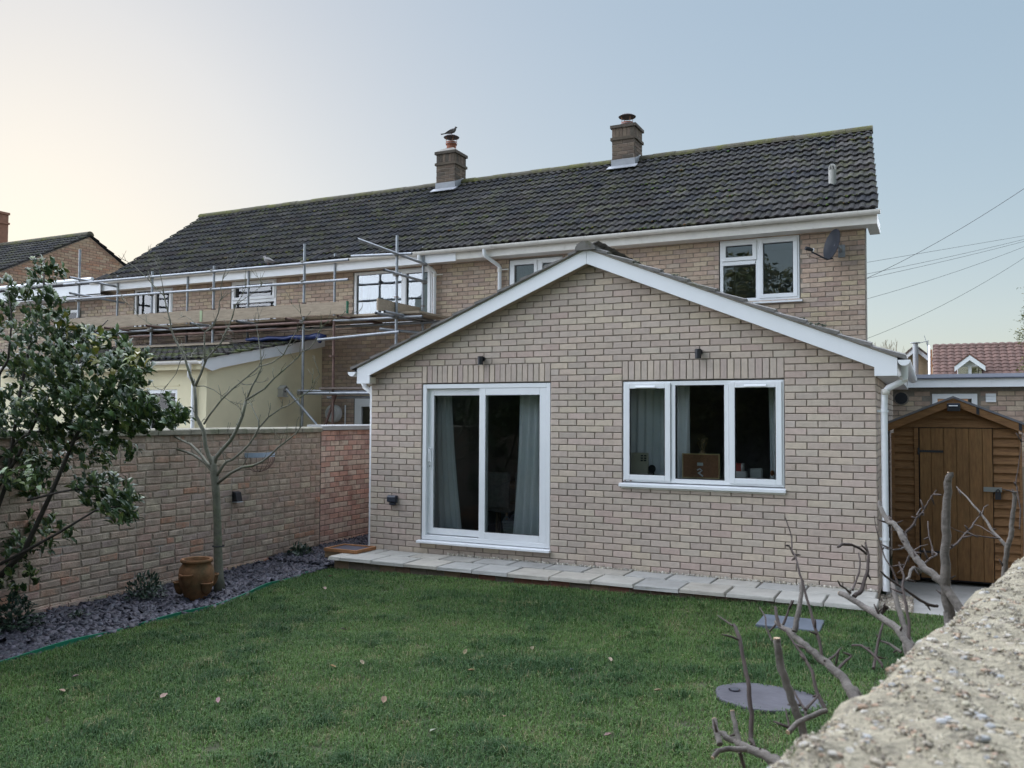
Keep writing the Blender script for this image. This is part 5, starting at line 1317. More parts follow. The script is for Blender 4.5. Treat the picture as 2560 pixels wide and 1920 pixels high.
for lst, r0, r1, dy in BR:
    P = pth(lst, TY, TY+dy); n = len(P)
    MB().tube(P, [(r0+(r1-r0)*(k/(n-1))**.8)*.68 for k in range(n)], 8).build('branch', M_TB, tr, smooth=True)
    for k in range(2, n):
        if tw.random() < .85: tips.append((P[k], (P[k]-P[k-1]).normalized()))
mb = MB()
for p_, d in tips:
    q = p_; dd = (d+Vector((tw.gauss(0, .7), tw.gauss(0, .5), tw.gauss(.4, .5)))).normalized(); L = tw.uniform(.06, .22); pts = [q]
    for s in range(4):
        q = q+dd*L/4; dd = (dd+Vector((tw.gauss(0, .25), tw.gauss(0, .25), .18))).normalized(); pts.append(q)
    mb.tube(pts, [.0045, .004, .0032, .0026, .002], 5)
    if tw.random() < .5:
        e = (dd+Vector((tw.gauss(0, .8), tw.gauss(0, .4), tw.gauss(.3, .4)))).normalized(); mb.tube([pts[2], pts[2]+e*.04, pts[2]+e*.09+Vector((0, 0, .02))], [.003, .0025, .0018], 4)
stuff(mb.build('twigs', M_TB, tr, smooth=True))

# ================================================================ pruned fruit tree against the near wall
pt_ = thing('pruned_fruit_tree', 'hard pruned bare fruit tree with pale stubs along the near wall', 'tree', (6.75, -6.8, 0))
M_PB = mat('fruit_tree_bark', (.115, .10, .085), .8, var=.3, scale=25, bump=.5, bscale=90, col2=(.07, .06, .05), c2scale=9, c2lo=.48, c2hi=.62)
M_CUT = mat('cut_wood', (.34, .24, .15), .8, var=.15, scale=30)
M_TWIG = mat('brown_twig', (.05, .036, .03), .8, var=.3, scale=30)
A = lambda x, y: (1900+x*.18083, 1300+y*.18083)      # measured on enlargements of the photograph
B = lambda x, y: (1750+x*.28933, 1440+y*.28933)
C_ = lambda x, y: (2180+x*.17179, 1220+y*.17179)
LIM = [  # points, plane y0, y1, r0, r1, kind
    ([C_(1120, 1800), C_(1080, 1500), C_(1060, 1100), C_(1075, 700), C_(1080, 400), C_(1105, 50), C_(1110, -130), C_(1140, -215)], -6.6, -6.6, .034, .021, 0),
    ([C_(1060, 1420), C_(930, 1290), C_(800, 1200), C_(700, 1100), C_(600, 980), C_(520, 860), C_(440, 700), C_(400, 610), C_(330, 520), C_(230, 490), C_(170, 400), C_(130, 300), C_(110, 200)], -6.6, -6.3, .028, .014, 0),
    ([C_(480, 800), C_(490, 720), C_(480, 650), C_(590, 560), C_(640, 450), C_(700, 390), C_(740, 350), C_(800, 240), C_(870, 120), C_(940, 30)], -6.45, -6.3, .012, .004, 1),
    ([C_(460, 640), C_(340, 580), C_(270, 530), C_(210, 500)], -6.4, -6.35, .008, .006, 1),
    ([C_(650, 400), C_(690, 320), C_(720, 290)], -6.4, -6.3, .006, .003, 1),
    ([C_(470, 860), C_(410, 890), C_(300, 905), C_(190, 875)], -6.4, -6.6, .008, .004, 1),
    ([C_(530, 1000), C_(620, 900), C_(700, 850), C_(810, 820)], -6.4, -6.2, .006, .003, 1),
    ([C_(530, 1000), C_(490, 1090), C_(450, 1180), C_(430, 1250)], -6.4, -6.5, .005, .003, 1),
    ([C_(700, 1210), C_(620, 1160), C_(570, 1190), C_(540, 1290), C_(490, 1340)], -6.5, -6.7, .014, .007, 0),
    ([C_(750, 1110), C_(850, 1020), C_(950, 970), C_(890, 920), C_(830, 720), C_(815, 560), C_(812, 480)], -6.5, -6.2, .008, .003, 1),
    ([C_(1110, 900), C_(1250, 800), C_(1340, 680), C_(1440, 580), C_(1500, 480), C_(1600, 370), C_(1630, 280), C_(1690, 245)], -6.55, -6.2, .008, .003, 1),
    ([C_(1980, 870), C_(1850, 730), C_(1760, 640), C_(1680, 500), C_(1560, 340), C_(1450, 230), C_(1380, 130), C_(1300, 60), C_(1230, -20)], -5.9, -5.6, .014, .004, 0),
    ([C_(1840, 730), C_(1700, 720), C_(1500, 690), C_(1340, 650), C_(1230, 620), C_(1140, 570)], -5.9, -6.1, .006, .003, 1),
    ([C_(1860, 740), C_(1680, 620), C_(1560, 550), C_(1490, 535)], -5.9, -5.7, .005, .003, 1),
    ([C_(1930, 1180), C_(1970, 880), C_(2020, 700), C_(2030, 560), C_(2060, 350), C_(2080, 120), C_(2075, 50)], -6.0, -6.0, .022, .014, 0),
    ([C_(2080, 70), C_(2000, 40), C_(1890, 10)], -6.0, -6.1, .007, .004, 1),
    ([C_(2150, 600), C_(2160, 300), C_(2120, 80), C_(2090, -80), C_(2130, -300), C_(2170, -600), C_(2190, -820)], -5.6, -5.4, .006, .003, 1),
    # left group
    ([B(1800, 590), B(1700, 450), B(1560, 350), B(1450, 290), B(1330, 210), B(1210, 150)], -7.0, -6.7, .024, .017, 0),
    ([B(1330, 180), B(1390, 130), B(1420, 40), B(1450, -60), B(1455, -180), B(1430, -290)], -6.75, -6.6, .016, .008, 1),
    ([B(1440, -190), B(1380, -240), B(1310, -270), B(1230, -275), B(1190, -250)], -6.6, -6.7, .009, .010, 1),
    ([B(1320, 120), B(1340, 60), B(1375, -30), B(1385, -120), B(1370, -200)], -6.75, -6.6, .008, .005, 1),
    ([B(1300, 150), B(1260, 110), B(1210, 80), B(1190, 40)], -6.75, -6.8, .008, .005, 1),
    ([B(1320, 1000), B(1230, 880), B(1100, 760), B(980, 660), B(880, 580), B(800, 500), B(700, 430), B(660, 400)], -7.3, -7.0, .028, .013, 0),
    ([B(690, 440), B(660, 350), B(650, 265)], -7.05, -7.0, .012, .010, 1),
    ([B(720, 420), B(760, 320), B(795, 210)], -7.05, -7.0, .008, .006, 1),
    ([B(820, 480), B(840, 350), B(870, 200), B(885, 40)], -7.1, -7.0, .018, .011, 0),
    ([B(1060, 740), B(1030, 560), B(980, 400), B(940, 250), B(890, 70), B(850, -60), B(830, -160), B(795, -230), B(790, -340), B(740, -500)], -7.2, -6.9, .010, .004, 1),
    ([B(810, -180), B(780, -240), B(770, -260)], -6.95, -6.95, .006, .005, 1),
    ([B(1080, 1150), B(1010, 1000), B(970, 830), B(900, 700), B(820, 590), B(740, 470), B(680, 440)], -7.3, -7.1, .012, .005, 1),
    ([B(880, 1320), B(830, 1180), B(770, 1000), B(720, 850), B(680, 700), B(665, 590), B(665, 540)], -7.4, -7.4, .022, .019, 0),
    ([B(470, 1480), B(440, 1400), B(445, 1200), B(420, 950), B(390, 800), B(360, 620), B(330, 500), B(290, 420)], -7.5, -7.3, .013, .011, 1),
    ([B(280, 430), B(210, 380), B(150, 340)], -7.35, -7.3, .006, .003, 1),
    ([B(330, 550), B(260, 520), B(190, 505)], -7.35, -7.4, .007, .004, 1),
    ([B(640, 1600), B(540, 1540), B(440, 1490), B(330, 1440), B(240, 1400), B(180, 1360)], -7.6, -7.5, .026, .014, 0),
    ([B(170, 1450), B(140, 1340), B(125, 1240)], -7.55, -7.5, .016, .014, 0),
    ([B(350, 1460), B(310, 1320), B(280, 1170)], -7.55, -7.5, .014, .012, 0),
    ([B(400, 1500), B(260, 1490), B(160, 1510), B(110, 1570)], -7.6, -7.65, .014, .010, 0),
    ([B(340, 1520), B(370, 1610), B(390, 1680)], -7.6, -7.6, .010, .008, 1),
    ([B(620, 560), B(570, 430), B(565, 350), B(515, 270)], -7.2, -7.1, .006, .004, 1),
    ([B(1090, 1160), B(960, 1210), B(840, 1270), B(760, 1350)], -7.4, -7.5, .013, .012, 0),
    ([B(780, 1340), B(760, 1250), B(740, 1150)], -7.45, -7.4, .008, .004, 1),
    ([B(920, 1230), B(905, 1150), B(840, 1050), B(780, 950)], -7.4, -7.3, .009, .005, 1),
    ([B(910, 1150), B(970, 1090), B(1020, 1030)], -7.4, -7.3, .009, .006, 1),
    ([B(1080, 750), B(1150, 700), B(1220, 620)], -7.2, -7.1, .009, .005, 1),
    ([B(1170, 830), B(1230, 760), B(1310, 690)], -7.2, -7.1, .010, .007, 1),
    ([B(1500, 800), B(1520, 680), B(1550, 520), B(1580, 410)], -7.0, -6.8, .010, .008, 1),
    ([B(1570, 760), B(1480, 660), B(1400, 600), B(1310, 600)], -7.0, -6.9, .009, .007, 1),
    ([B(1740, 660), B(1640, 590), B(1560, 560)], -6.9, -6.85, .010, .006, 0),
    ([B(1820, 600), B(1770, 450), B(1720, 300), B(1680, 150), B(1665, 60)], -6.9, -6.7, .020, .014, 0),
    ([B(1800, 560), B(1810, 420), B(1780, 250), B(1750, 100), B(1760, 0), B(1720, -120)], -6.9, -6.7, .011, .006, 1),
    ([B(1560, 330), B(1600, 290), B(1620, 270)], -6.85, -6.85, .012, .010, 1),
    ([B(2050, 260), B(1980, 250), B(1900, 210), B(1760, 110), B(1600, 0), B(1560, -40)], -6.6, -6.8, .012, .006, 1),
    ([B(1720, 90), B(1660, -60), B(1600, -150), B(1560, -270), B(1520, -420), B(1505, -520)], -6.7, -6.6, .006, .003, 1)]
tb = MB(); cuts = []
for lst, y0, y1, r0, r1, kind in LIM:
    P = pth(lst, y0, y1)
    if kind == 0 and r0 >= .02: P = [P[0]+(P[0]-P[1]).normalized()*.22+Vector((0, 0, -.09))]+P
    n = len(P)
    # keep the bark wandering a little between the measured points
    Q = []; RR = []
    for k in range(n-1):
        for s in range(3):
            t = s/3; v = P[k].lerp(P[k+1], t); j = .09*r0
            Q.append(v+Vector((tw.uniform(-j, j), tw.uniform(-j, j), tw.uniform(-j, j)))); u = (k+t)/(n-1); RR.append((r0+(r1-r0)*u)*tw.uniform(.95, 1.07)*(.45 if kind == 0 else .42))
    Q.append(P[-1]); RR.append(r1*(.44 if kind == 0 else .34))
    b = MB().tube(Q, RR, 9).build('branch', M_PB if kind == 0 else M_TWIG, pt_, smooth=True, auto=60)
    if kind == 0 and r1 > .009:
        d = (P[-1]-P[-2]).normalized(); cuts.append((P[-1], d, r1*.46))
    for k in range(len(Q)):          # spurs and buds
        if tw.random() < (.13 if kind else .1):
            d = (Vector((tw.gauss(0, 1), tw.gauss(0, .6), tw.gauss(.4, .7)))).normalized(); L = tw.uniform(.012, .045)
            tb.tube([Q[k], Q[k]+d*L*.6, Q[k]+d*L], [.0035, .003, .0015], 6)
stuff(tb.build('spurs', M_TWIG, pt_, smooth=True))
for p_, d, r_ in cuts: MB().tube([p_-d*.001, p_+d*.0015], r_*.93, 10).build('cut_end', M_CUT, pt_)
MB().tube([(6.80, -6.62, -.02), (6.79, -6.62, .4), (6.77, -6.61, .75)], [.06, .05, .045], 10).build('trunk', M_PB, pt_, smooth=True)
for a, b in (((6.79, -6.62, .5), pth([LIM[0][0][0]], -6.6)[0]), ((6.79, -6.62, .45), pth([LIM[17][0][0]], -7.0)[0]), ((6.79, -6.62, .4), pth([LIM[22][0][0]], -7.3)[0]), ((6.79, -6.62, .38), pth([LIM[33][0][0]], -7.6)[0])):
    a, b = Vector(a), Vector(b); MB().tube([a, a.lerp(b, .5)+Vector((0, 0, .03)), b], [.03, .022, .016], 9).build('limb', M_PB, pt_, smooth=True)

# ================================================================ near wall with pebbled coping
nwl = thing('pebbled_wall', 'rough near wall with pebble studded concrete coping at lower right', 'wall', (7.1, -6, 0))
WA, WB_ = Vector((6.533, -8.645, 0)), Vector((6.877, -7.03, 0)); wd = (WB_-WA).normalized(); wn_ = Vector((wd.y, -wd.x, 0))     # wn_ points away from the lawn
ZW = 1.545
def wp_(s, u, z): v = WA+wd*s+wn_*u; return (v.x, v.y, z)
rgp = np.random.default_rng(9)
def wtop(u):    # rounded coping profile: u metres in from the lawn edge
    return ZW+.012*min(1, u/.05)-.02*max(0, 1-u/.03)**2 if u > 0 else ZW-.02
ns, nu = 150, 26; us = np.concatenate([[-.0, .0, .004, .012, .025], np.linspace(.045, .48, nu-5)]); ss = np.concatenate([np.linspace(-2.2, 2.6, ns-30), np.linspace(2.7, 11, 30)])
mb = MB(); idx = {}
for i, s in enumerate(ss):
    for k, u in enumerate(us):
        z = 1.40 if k == 0 else ZW-.05 if k == 1 else wtop(u)
        z += 0 if k == 0 else .005*math.sin(s*13+u*40)+.004*math.sin(s*31-u*23)+.003*math.sin(s*71+u*91)
        du = .006*math.sin(s*17)+.004*math.sin(s*41) if k < 5 else 0
        mb.v.append(wp_(s, u+du, z))
for i in range(ns-1):
    for k in range(len(us)-1):
        a = i*len(us)+k; mb.f.append((a, a+1, a+len(us)+1, a+len(us))); mb.c.append(None)
M_PEB = mat('rough_concrete', (.30, .265, .19), .95, var=.3, scale=45, bump=1.0, bscale=160, spec=.15, col2=(.17, .15, .11), c2scale=30, c2lo=.5, c2hi=.65)
cp = mb.build('coping', M_PEB, nwl, smooth=True)
mb = MB(); v = [wp_(s, u, z) for s, u, z in ((-2.2, .03, -.05), (11, .03, -.05), (11, .45, -.05), (-2.2, .45, -.05), (-2.2, .03, 1.45), (11, .03, 1.45), (11, .45, 1.45), (-2.2, .45, 1.45))]
mb.v = v; mb.f = [(0, 3, 2, 1), (4, 5, 6, 7), (0, 1, 5, 4), (1, 2, 6, 5), (2, 3, 7, 6), (3, 0, 4, 7)]; mb.c = [None]*6
mb.build('wall', mat('render_wall', (.28, .25, .2), .95, var=.15, scale=4), nwl)
def pebble(r, flat, rg):
    mb = MB(); n = 9; prof = [(.2, -.55), (.75, -.35), (1, 0), (.82, .35), (.4, .55), (.05, .62)]
    ph = [rg.uniform(.72, 1.25) for _ in range(n)]
    for rr_, z in prof:
        for j in range(n):
            t = 2*math.pi*j/n; mb.v.append((r*rr_*ph[j]*math.cos(t), r*rr_*ph[j]*math.sin(t)*.72, r*z*flat))
    for k in range(len(prof)-1):
        for j in range(n): mb.f.append((k*n+j, k*n+(j+1) % n, (k+1)*n+(j+1) % n, (k+1)*n+j)); mb.c.append(None)
    mb.f.append(tuple((len(prof)-1)*n+j for j in range(n))); mb.c.append(None)
    return mb
pcols = [(.33, .29, .21), (.30, .26, .2), (.35, .31, .24), (.30, .30, .29), (.36, .33, .28), (.30, .21, .14), (.27, .19, .13), (.34, .27, .17), (.25, .23, .2), (.38, .34, .27), (.31, .28, .2)]
rq = random.Random(14); shapes = []
for k in range(22):
    sh = pebble(1.0, rq.uniform(.45, .8), rq); c = rq.choice(pcols); f = rq.uniform(.8, 1.2); sh.c = [tuple(q*f for q in c)]*len(sh.f); shapes.append([sh, None])
M_PST = mat('pebble', (.3, .27, .22), .75, var=.25, scale=90, bump=.4, bscale=250, attr=True, spec=.3)
rest = MB(); cnt = 0; plist = []
for k in range(7200):
    s = rq.uniform(-.75, 1) if rq.random() < .8 else rq.uniform(1, 3.5); u = rq.uniform(.0, .47)
    r_ = rq.choice([.0018, .0024, .003, .0036, .0044, .0054, .0068])*rq.uniform(.8, 1.3)*(1.0 if s < 1 else 1.4)
    if rq.random() < .02: r_ *= 1.7
    plist.append((r_/((Vector(wp_(s, u, ZW))-CAM).length), s, u, r_))
plist.sort(reverse=True)
for _, s, u, r_ in plist:
    p_ = Vector(wp_(s, u, wtop(u)+.005*math.sin(s*13+u*40)+.004*math.sin(s*31-u*23)+.003*math.sin(s*71+u*91)-r_*.25))
    T = Matrix.Translation(p_) @ Matrix.Rotation(rq.uniform(0, 6.28), 4, 'Z') @ Matrix.Rotation(rq.uniform(-.35, .35), 4, 'X') @ Matrix.Scale(r_, 4)
    e = rq.choice(shapes)
    inv = at  # noqa
    if cnt < 300 and -.6 < s < 1.2 and u < .3:
        if e[1] is None:
            e[1] = e[0].mesh('pebble', M_PST); e[1].polygons.foreach_set('use_smooth', [True]*len(e[1].polygons))
        o = bpy.data.objects.new('pebble', e[1]); COL.objects.link(o); o.parent = cp; o.matrix_local = T; cnt += 1
    else: rest.add(e[0].v, e[0].f, e[0].c, T)
stuff(rest.build('pebbles_beyond', M_PST, cp, smooth=True))
# gritty crumbs between the pebbles
n = 26000; s = rgp.uniform(-.8, 1.6, n); u = rgp.uniform(0, .45, n); z = ZW+.012*np.minimum(1, u/.05)-.02*np.clip(1-u/.03, 0, 1)**2+.005*np.sin(s*13+u*40)+.004*np.sin(s*31-u*23)+.003*np.sin(s*71+u*91)-.0004
x = WA.x+wd.x*s+wn_.x*u; y = WA.y+wd.y*s+wn_.y*u
rng = np.random.default_rng(4); chips(n, (x, y), z, .0016, [(.33, .29, .2), (.26, .22, .16), (.38, .34, .26), (.2, .17, .13)], 'grit', M_PST, .55, cp)
# ================================================================ terracotta strawberry pot
pot = thing('terracotta_planter', 'terracotta strawberry pot with side pockets beside the bare tree', 'plant pot', (-.15, -2.86, .03))
M_TC = mat('old_terracotta', (.21, .10, .045), .85, var=.3, scale=12, bump=.3, bscale=60, col2=(.11, .075, .035), c2scale=5, c2lo=.45, c2hi=.65)
PX, PY, PZ = -.13, -2.86, .01
MB().lathe([(.10, 0), (.125, .05), (.165, .15), (.178, .24), (.168, .31), (.14, .355), (.138, .37), (.158, .378), (.162, .395), (.150, .41), (.128, .405), (.118, .37), (.115, .30)], (PX, PY, PZ), 26).build('body', M_TC, pot, smooth=True, auto=60)
for a, z, s in ((-78, .24, 1.0), (-155, .14, 1.0), (-8, .15, .95), (-200, .25, 1.05), (70, .2, 1)):
    t = R(a); c = Vector((PX+.165*math.cos(t), PY+.165*math.sin(t), PZ+z))
    prof = [(.012, -.10), (.04, -.075), (.058, -.03), (.064, .018), (.072, .022), (.072, .034), (.062, .036), (.054, .012)]
    MB().lathe([(r_*s, q*s) for r_, q in prof], tuple(c), 16).build('pocket', M_TC, pot, smooth=True, auto=60)
MB().lathe([(.02, 0), (.115, .004)], (PX, PY, PZ+.33), 18).build('soil', M_EARTH, pot)

# ================================================================ fittings on the walls
def down_light(x, z, label):
    t = thing('wall_light', label, 'wall light', (x, 0, z), 'cylinder lights on the extension')
    MB().tube([(x, -.003, z+.015), (x, -.03, z+.015)], .032, 18).build('back_plate', M_BLACK, t, smooth=True, auto=40)
    MB().tube([(x-.008, -.062, z+.045), (x-.008, -.062, z-.06)], .034, 18).build('lamp_cylinder', M_BLACK, t, smooth=True, auto=40)
    MB().tube([(x-.004, -.028, z+.015), (x-.007, -.045, z+.015)], .018, 10).build('stem', M_BLACK, t)
    MB().tube([(x-.008, -.062, z-.0605), (x-.008, -.062, z-.062)], .026, 14).build('lens', mat('lamp_lens', (.5, .5, .48), .3, var=0), t)
down_light(1.675, 2.60, 'black cylinder wall light above the sliding door'); down_light(4.39, 2.61, 'black cylinder wall light above the triple window')
so_ = thing('outdoor_socket', 'dark grey weatherproof socket box on the brickwork left of the sliding door', 'socket', (.375, 0, .82))
M_SOCK = mat('dark_grey_plastic', (.03, .036, .05), .45, var=.08)
MB().box(.31, .44, -.045, -.002, .775, .87).build('box_body', M_SOCK, so_, bevel=.01); MB().prism([(-.075, .79), (-.075, .85), (-.055, .872), (-.046, .872), (-.046, .78)], 'x', .312, .438).build('cover', M_SOCK, so_, bevel=.008)
MB().box(.335, .415, -.06, -.01, .745, .774).build('cable_entry', M_SOCK, so_, bevel=.006)
wl_ = thing('wedge_lamp', 'small black wedge lamp on the old brick wall right of the tree', 'lamp', (-1.0, -1.4, .88))
b0 = Vector((-1.016, -1.40, .84)); mb = MB(); mb.prism([(-1.02, .84), (-.94, .845), (-.965, .955), (-1.02, .965)], 'y', -1.45, -1.35); mb.build('housing', M_BLACK, wl_, bevel=.006)
MB().box(-1.015, -.935, -1.45, -1.345, .832, .839).build('diffuser', mat('frosted_plastic', (.5, .52, .55), .4, var=0), wl_)
hb = thing('wire_wall_basket', 'half round wire wall basket with pale blue liner rim on the old wall', 'basket', (-1.0, -1.0, 1.35))
mb = MB(); n = 16; cx, cy, cz = -1.02, -1.0, 1.40; rim = []
for k in range(n+1): t = math.pi*k/n-math.pi/2; rim.append((cx+.17*math.cos(t), cy+.24*math.sin(t), cz))
M_LIN = mat('pale_blue_liner', (.36, .42, .52), .5, var=.1)
mb = MB()
for a, b in zip(rim, rim[1:]): mb.face([(a[0], a[1], cz-.03), (b[0], b[1], cz-.03), (b[0], b[1], cz+.03), (a[0], a[1], cz+.03)]); mb.face([(a[0]-.012, a[1], cz+.03), (a[0]-.012, a[1], cz-.03), (b[0]-.012, b[1], cz-.03), (b[0]-.012, b[1], cz+.03)])
mb.build('liner_rim', M_LIN, hb, smooth=True)
mb = MB()
for k in range(0, n+1, 2):
    a = Vector(rim[k]); pts = []
    for q in range(6): f = q/5; pts.append(Vector((cx+(a.x-cx)*math.cos(f*1.45), cy+(a.y-cy)*math.cos(f*1.45), cz-.03-.19*math.sin(f*1.45))))
    mb.tube(pts, .0035, 5)
for f in (.45, .8):
    mb.tube([(cx+(p_[0]-cx)*math.cos(f*1.45), cy+(p_[1]-cy)*math.cos(f*1.45), cz-.03-.19*math.sin(f*1.45)) for p_ in rim], .0035, 5)
mb.build('wire_frame', M_RUSTY, hb)
# tray with slate leaning on the patio end
ty_ = thing('slate_tray', 'shallow orange timber tray of slate chips at the left end of the patio', 'tray', (0, -.2, .16))
mb = MB(); y0, y1, x0, x1 = -.52, -.09, -.34, .17
M_ORT = mat('orange_timber', (.38, .18, .08), .75, var=.25, scale=8)
for b in ((x0, x1, y0, y0+.025), (x0, x1, y1-.025, y1), (x0, x0+.025, y0+.025, y1-.025), (x1-.025, x1, y0+.025, y1-.025)): mb.box(*b, .165, .205)
mb.build('frame', M_ORT, ty_)
MB().box(x0+.026, x1-.026, y0+.026, y1-.026, .165, .19).build('slate_fill', MATS['plum_slate'], ty_).data.color_attributes.new('Col', 'FLOAT_COLOR', 'CORNER').data.foreach_set('color', [.045, .045, .065, 1]*24)
sup = MB().box(-.34, -.07, -.5, -.1, .03, .164).build('tray_support', M_TIMBER, ty_)

# ================================================================ birds
def dove(loc, ang, label, col, s=1.0):
    t = thing('collared_dove', label, 'bird', loc, 'doves')
    f = Vector((math.cos(ang), math.sin(ang), 0)); L = Vector(loc); u = Vector((0, 0, 1)); sd = f.cross(u)
    P = lambda a, b: L+f*a*s+u*b*s
    body = [P(-.145, .045), P(-.10, .055), P(-.06, .068), P(-.01, .082), P(.045, .096), P(.075, .118), P(.087, .142), P(.098, .158), P(.114, .156), P(.124, .152)]
    MB().tube(body, [q*s for q in (.012, .02, .037, .05, .05, .034, .023, .024, .017, .006)], 12).build('body', mat('dove_'+col[0], col[1], .85, var=.15, scale=40), t, smooth=True)
    mb = MB(); a = P(-.13, .05); mb.face([a+sd*.02*s, a-sd*.02*s, P(-.235, .04)-sd*.03*s, P(-.235, .04)+sd*.03*s]); mb.face([a+sd*.02*s-u*.006, P(-.235, .034)+sd*.03*s, P(-.235, .034)-sd*.03*s, a-sd*.02*s-u*.006]); mb.build('tail', mat('dove_wing', (.11, .10, .1), .85, var=.15), t)
    for q in (-1, 1): MB().tube([P(.04, .10)+sd*q*.042*s, P(-.03, .085)+sd*q*.05*s, P(-.10, .06)+sd*q*.03*s, P(-.16, .045)+sd*q*.008*s], [.016*s, .024*s, .018*s, .004*s], 8, flat=.45).build('wing', MATS['dove_wing'], t, smooth=True)
    MB().tube([P(.12, .153), P(.142, .148)], [.005*s, .001], 6).build('beak', M_BLACK, t)
    mb = MB()
    for q in (-1, 1): mb.tube([P(.005, .045)+sd*q*.016*s, P(.01, 0)+sd*q*.016*s], .004*s, 5)
    mb.build('leg', mat('bird_leg', (.25, .1, .08), .7, var=0), t)
dove((-2.865, 7.0, 8.178), R(10), 'dove perched on the cowl of the left chimney', ('dark', (.14, .125, .12)), 1.05)
dove((-4.55, 3.075, 4.752), R(185), 'plump grey dove perched on the upper scaffold rail', ('pale', (.26, .24, .23)), 1.0)

# ================================================================ inside the extension
M_CURT = mat('pale_curtain', (.8, .82, .83), .9, var=.05, scale=3)
def curtain(xt0, xt1, xb0, xb1, z0, z1, y, label, folds, seed):
    rg = random.Random(seed); mb = MB(); n = folds*6; rows = 9; ph = [rg.uniform(-.4, .4) for _ in range(n+1)]
    def pt(i, k):
        f = k/(rows-1); u = i/n; a = xt0+(xt1-xt0)*u; b = xb0+(xb1-xb0)*u
        x = a+(b-a)*(f**1.6); amp = .03*(1+.25*f); return (x+.008*math.sin(3*f+i), y+amp*math.sin(2*math.pi*i/6+ph[i]*.6+f*.4)+.012*math.sin(i*.9+2*f), z1+(z0-z1)*f)
    for i in range(n):
        for k in range(rows-1): mb.face([pt(i, k), pt(i+1, k), pt(i+1, k+1), pt(i, k+1)])
    me_o = mb.build('curtain', M_CURT, smooth=False); tag(me_o, label, 'curtain', 'curtains inside the extension')
    bmod = me_o.modifiers.new('weld', 'WELD'); bmod.merge_threshold = .0005
    me_o.data.polygons.foreach_set('use_smooth', [True]*len(me_o.data.polygons))
curtain(.60, .985, .60, 1.16, .22, 2.32, .42, 'pale curtain gathered at the left of the sliding door', 6, 1)
curtain(1.98, 2.62, 1.86, 2.62, .22, 2.32, .42, 'pale curtain gathered at the right of the sliding door', 7, 2)
curtain(3.28, 4.17, 3.28, 4.16, 1.15, 2.32, .44, 'pale curtain behind the left light of the triple window', 9, 3)
curtain(5.05, 5.5, 5.06, 5.5, 1.15, 2.32, .44, 'pale curtain at the right edge of the triple window', 4, 4)
sill_o = MB().box(X3-.1, X4+.1, .301, .46, 1.16, 1.20).build('window_board', M_UPVC, ext)
cb = thing('cork_board', 'cork board in a pale wooden frame on the inner window sill', 'board', (4.31, .36, 1.2))
frame(MB(), 4.095, 4.525, 1.205, 1.488, .012, .345, .365).build('frame', mat('pale_oak', (.5, .38, .18), .7, var=.1), cb)
MB().box(4.107, 4.513, .352, .362, 1.217, 1.476).build('cork', mat('cork', (.26, .13, .07), .9, var=.2, scale=40), cb)
MB().box(4.27, 4.335, .343, .3515, 1.35, 1.385).build('note', mat('note_paper', (.6, .62, .6), .8, var=.05), cb)
mb = MB()
mb.tube([(4.27, .344, 1.30), (4.30, .344, 1.315), (4.325, .344, 1.295), (4.30, .344, 1.275), (4.28, .344, 1.27), (4.31, .344, 1.25), (4.335, .344, 1.23)], .009, 6); mb.build('white_cord', M_UPVC, cb)
cl = thing('desk_calendar', 'cream desk calendar standing at the left of the window sill', 'calendar', (3.58, .36, 1.2))
MB().prism([(.33, 1.205), (.40, 1.205), (.37, 1.482)], 'x', 3.43, 3.685).build('card', mat('cream_card', (.55, .52, .40), .85, var=.04), cl)
mb = MB()
for i in range(2):
    for k in range(3): x = 3.60+i*.04; z = 1.455-k*.028; mb.prism([(.362-.26*(1.482-z)*.5-.0115, z-.014), (.362-.26*(1.482-z)*.5-.0095, z), (.367-.26*(1.482-z)*.5, z-.014)], 'x', x, x+.026)
mb.build('print', M_BLACK, cl)
sp = thing('desk_lamp', 'small black round desk lamp beside the calendar in the window', 'lamp', (3.74, .37, 1.2)); MB().tube([(3.735, .40, 1.29), (3.73, .36, 1.295)], [.02, .05], 14).build('shade', M_BLACK, sp, smooth=True, auto=40); MB().tube([(3.74, .40, 1.20), (3.74, .40, 1.28)], .008, 6).lathe([(.035, 0), (.035, .008)], (3.74, .40, 1.2), 12).build('stand', M_BLACK, sp)
ph_ = MB().prism([(3.94, 1.205), (3.99, 1.205), (3.99, 1.35), (3.965, 1.345)], 'y', .35, .37).build('photo_frame', M_BLACK); tag(ph_, 'black photo frame back at the mullion of the left window light', 'photo frame')
bk_ = thing('book_stack', 'red spined books standing behind the right window light', 'books', (4.75, .36, 1.2))
MB().box(4.70, 4.765, .33, .42, 1.302, 1.39).build('red_book', mat('red_cover', (.3, .05, .04), .7, var=.1), bk_); MB().box(4.767, 4.787, .33, .42, 1.302, 1.388).build('white_book', mat('white_cover', (.6, .6, .58), .7, var=.05), bk_); MB().box(4.70, 4.825, .33, .42, 1.202, 1.30).build('white_box', MATS['white_cover'], bk_)
bxx = MB().box(4.866, 4.987, .33, .42, 1.202, 1.335).build('white_box', MATS['white_cover'], bevel=.003); tag(bxx, 'plain white box on the sill behind the right window light', 'box')
fg = thing('figurine', 'small brown and white ornament beside the right curtain on the sill', 'ornament', (5.10, .36, 1.2)); MB().lathe([(.02, 0), (.028, .03), (.02, .06)], (5.10, .36, 1.202), 10).build('body', MATS['white_cover'], fg, smooth=True); MB().lathe([(.014, .062), (.024, .085), (.018, .115), (.004, .12)], (5.10, .36, 1.202), 10).build('head', mat('brown_glaze', (.2, .08, .03), .5, var=.1), fg, smooth=True)
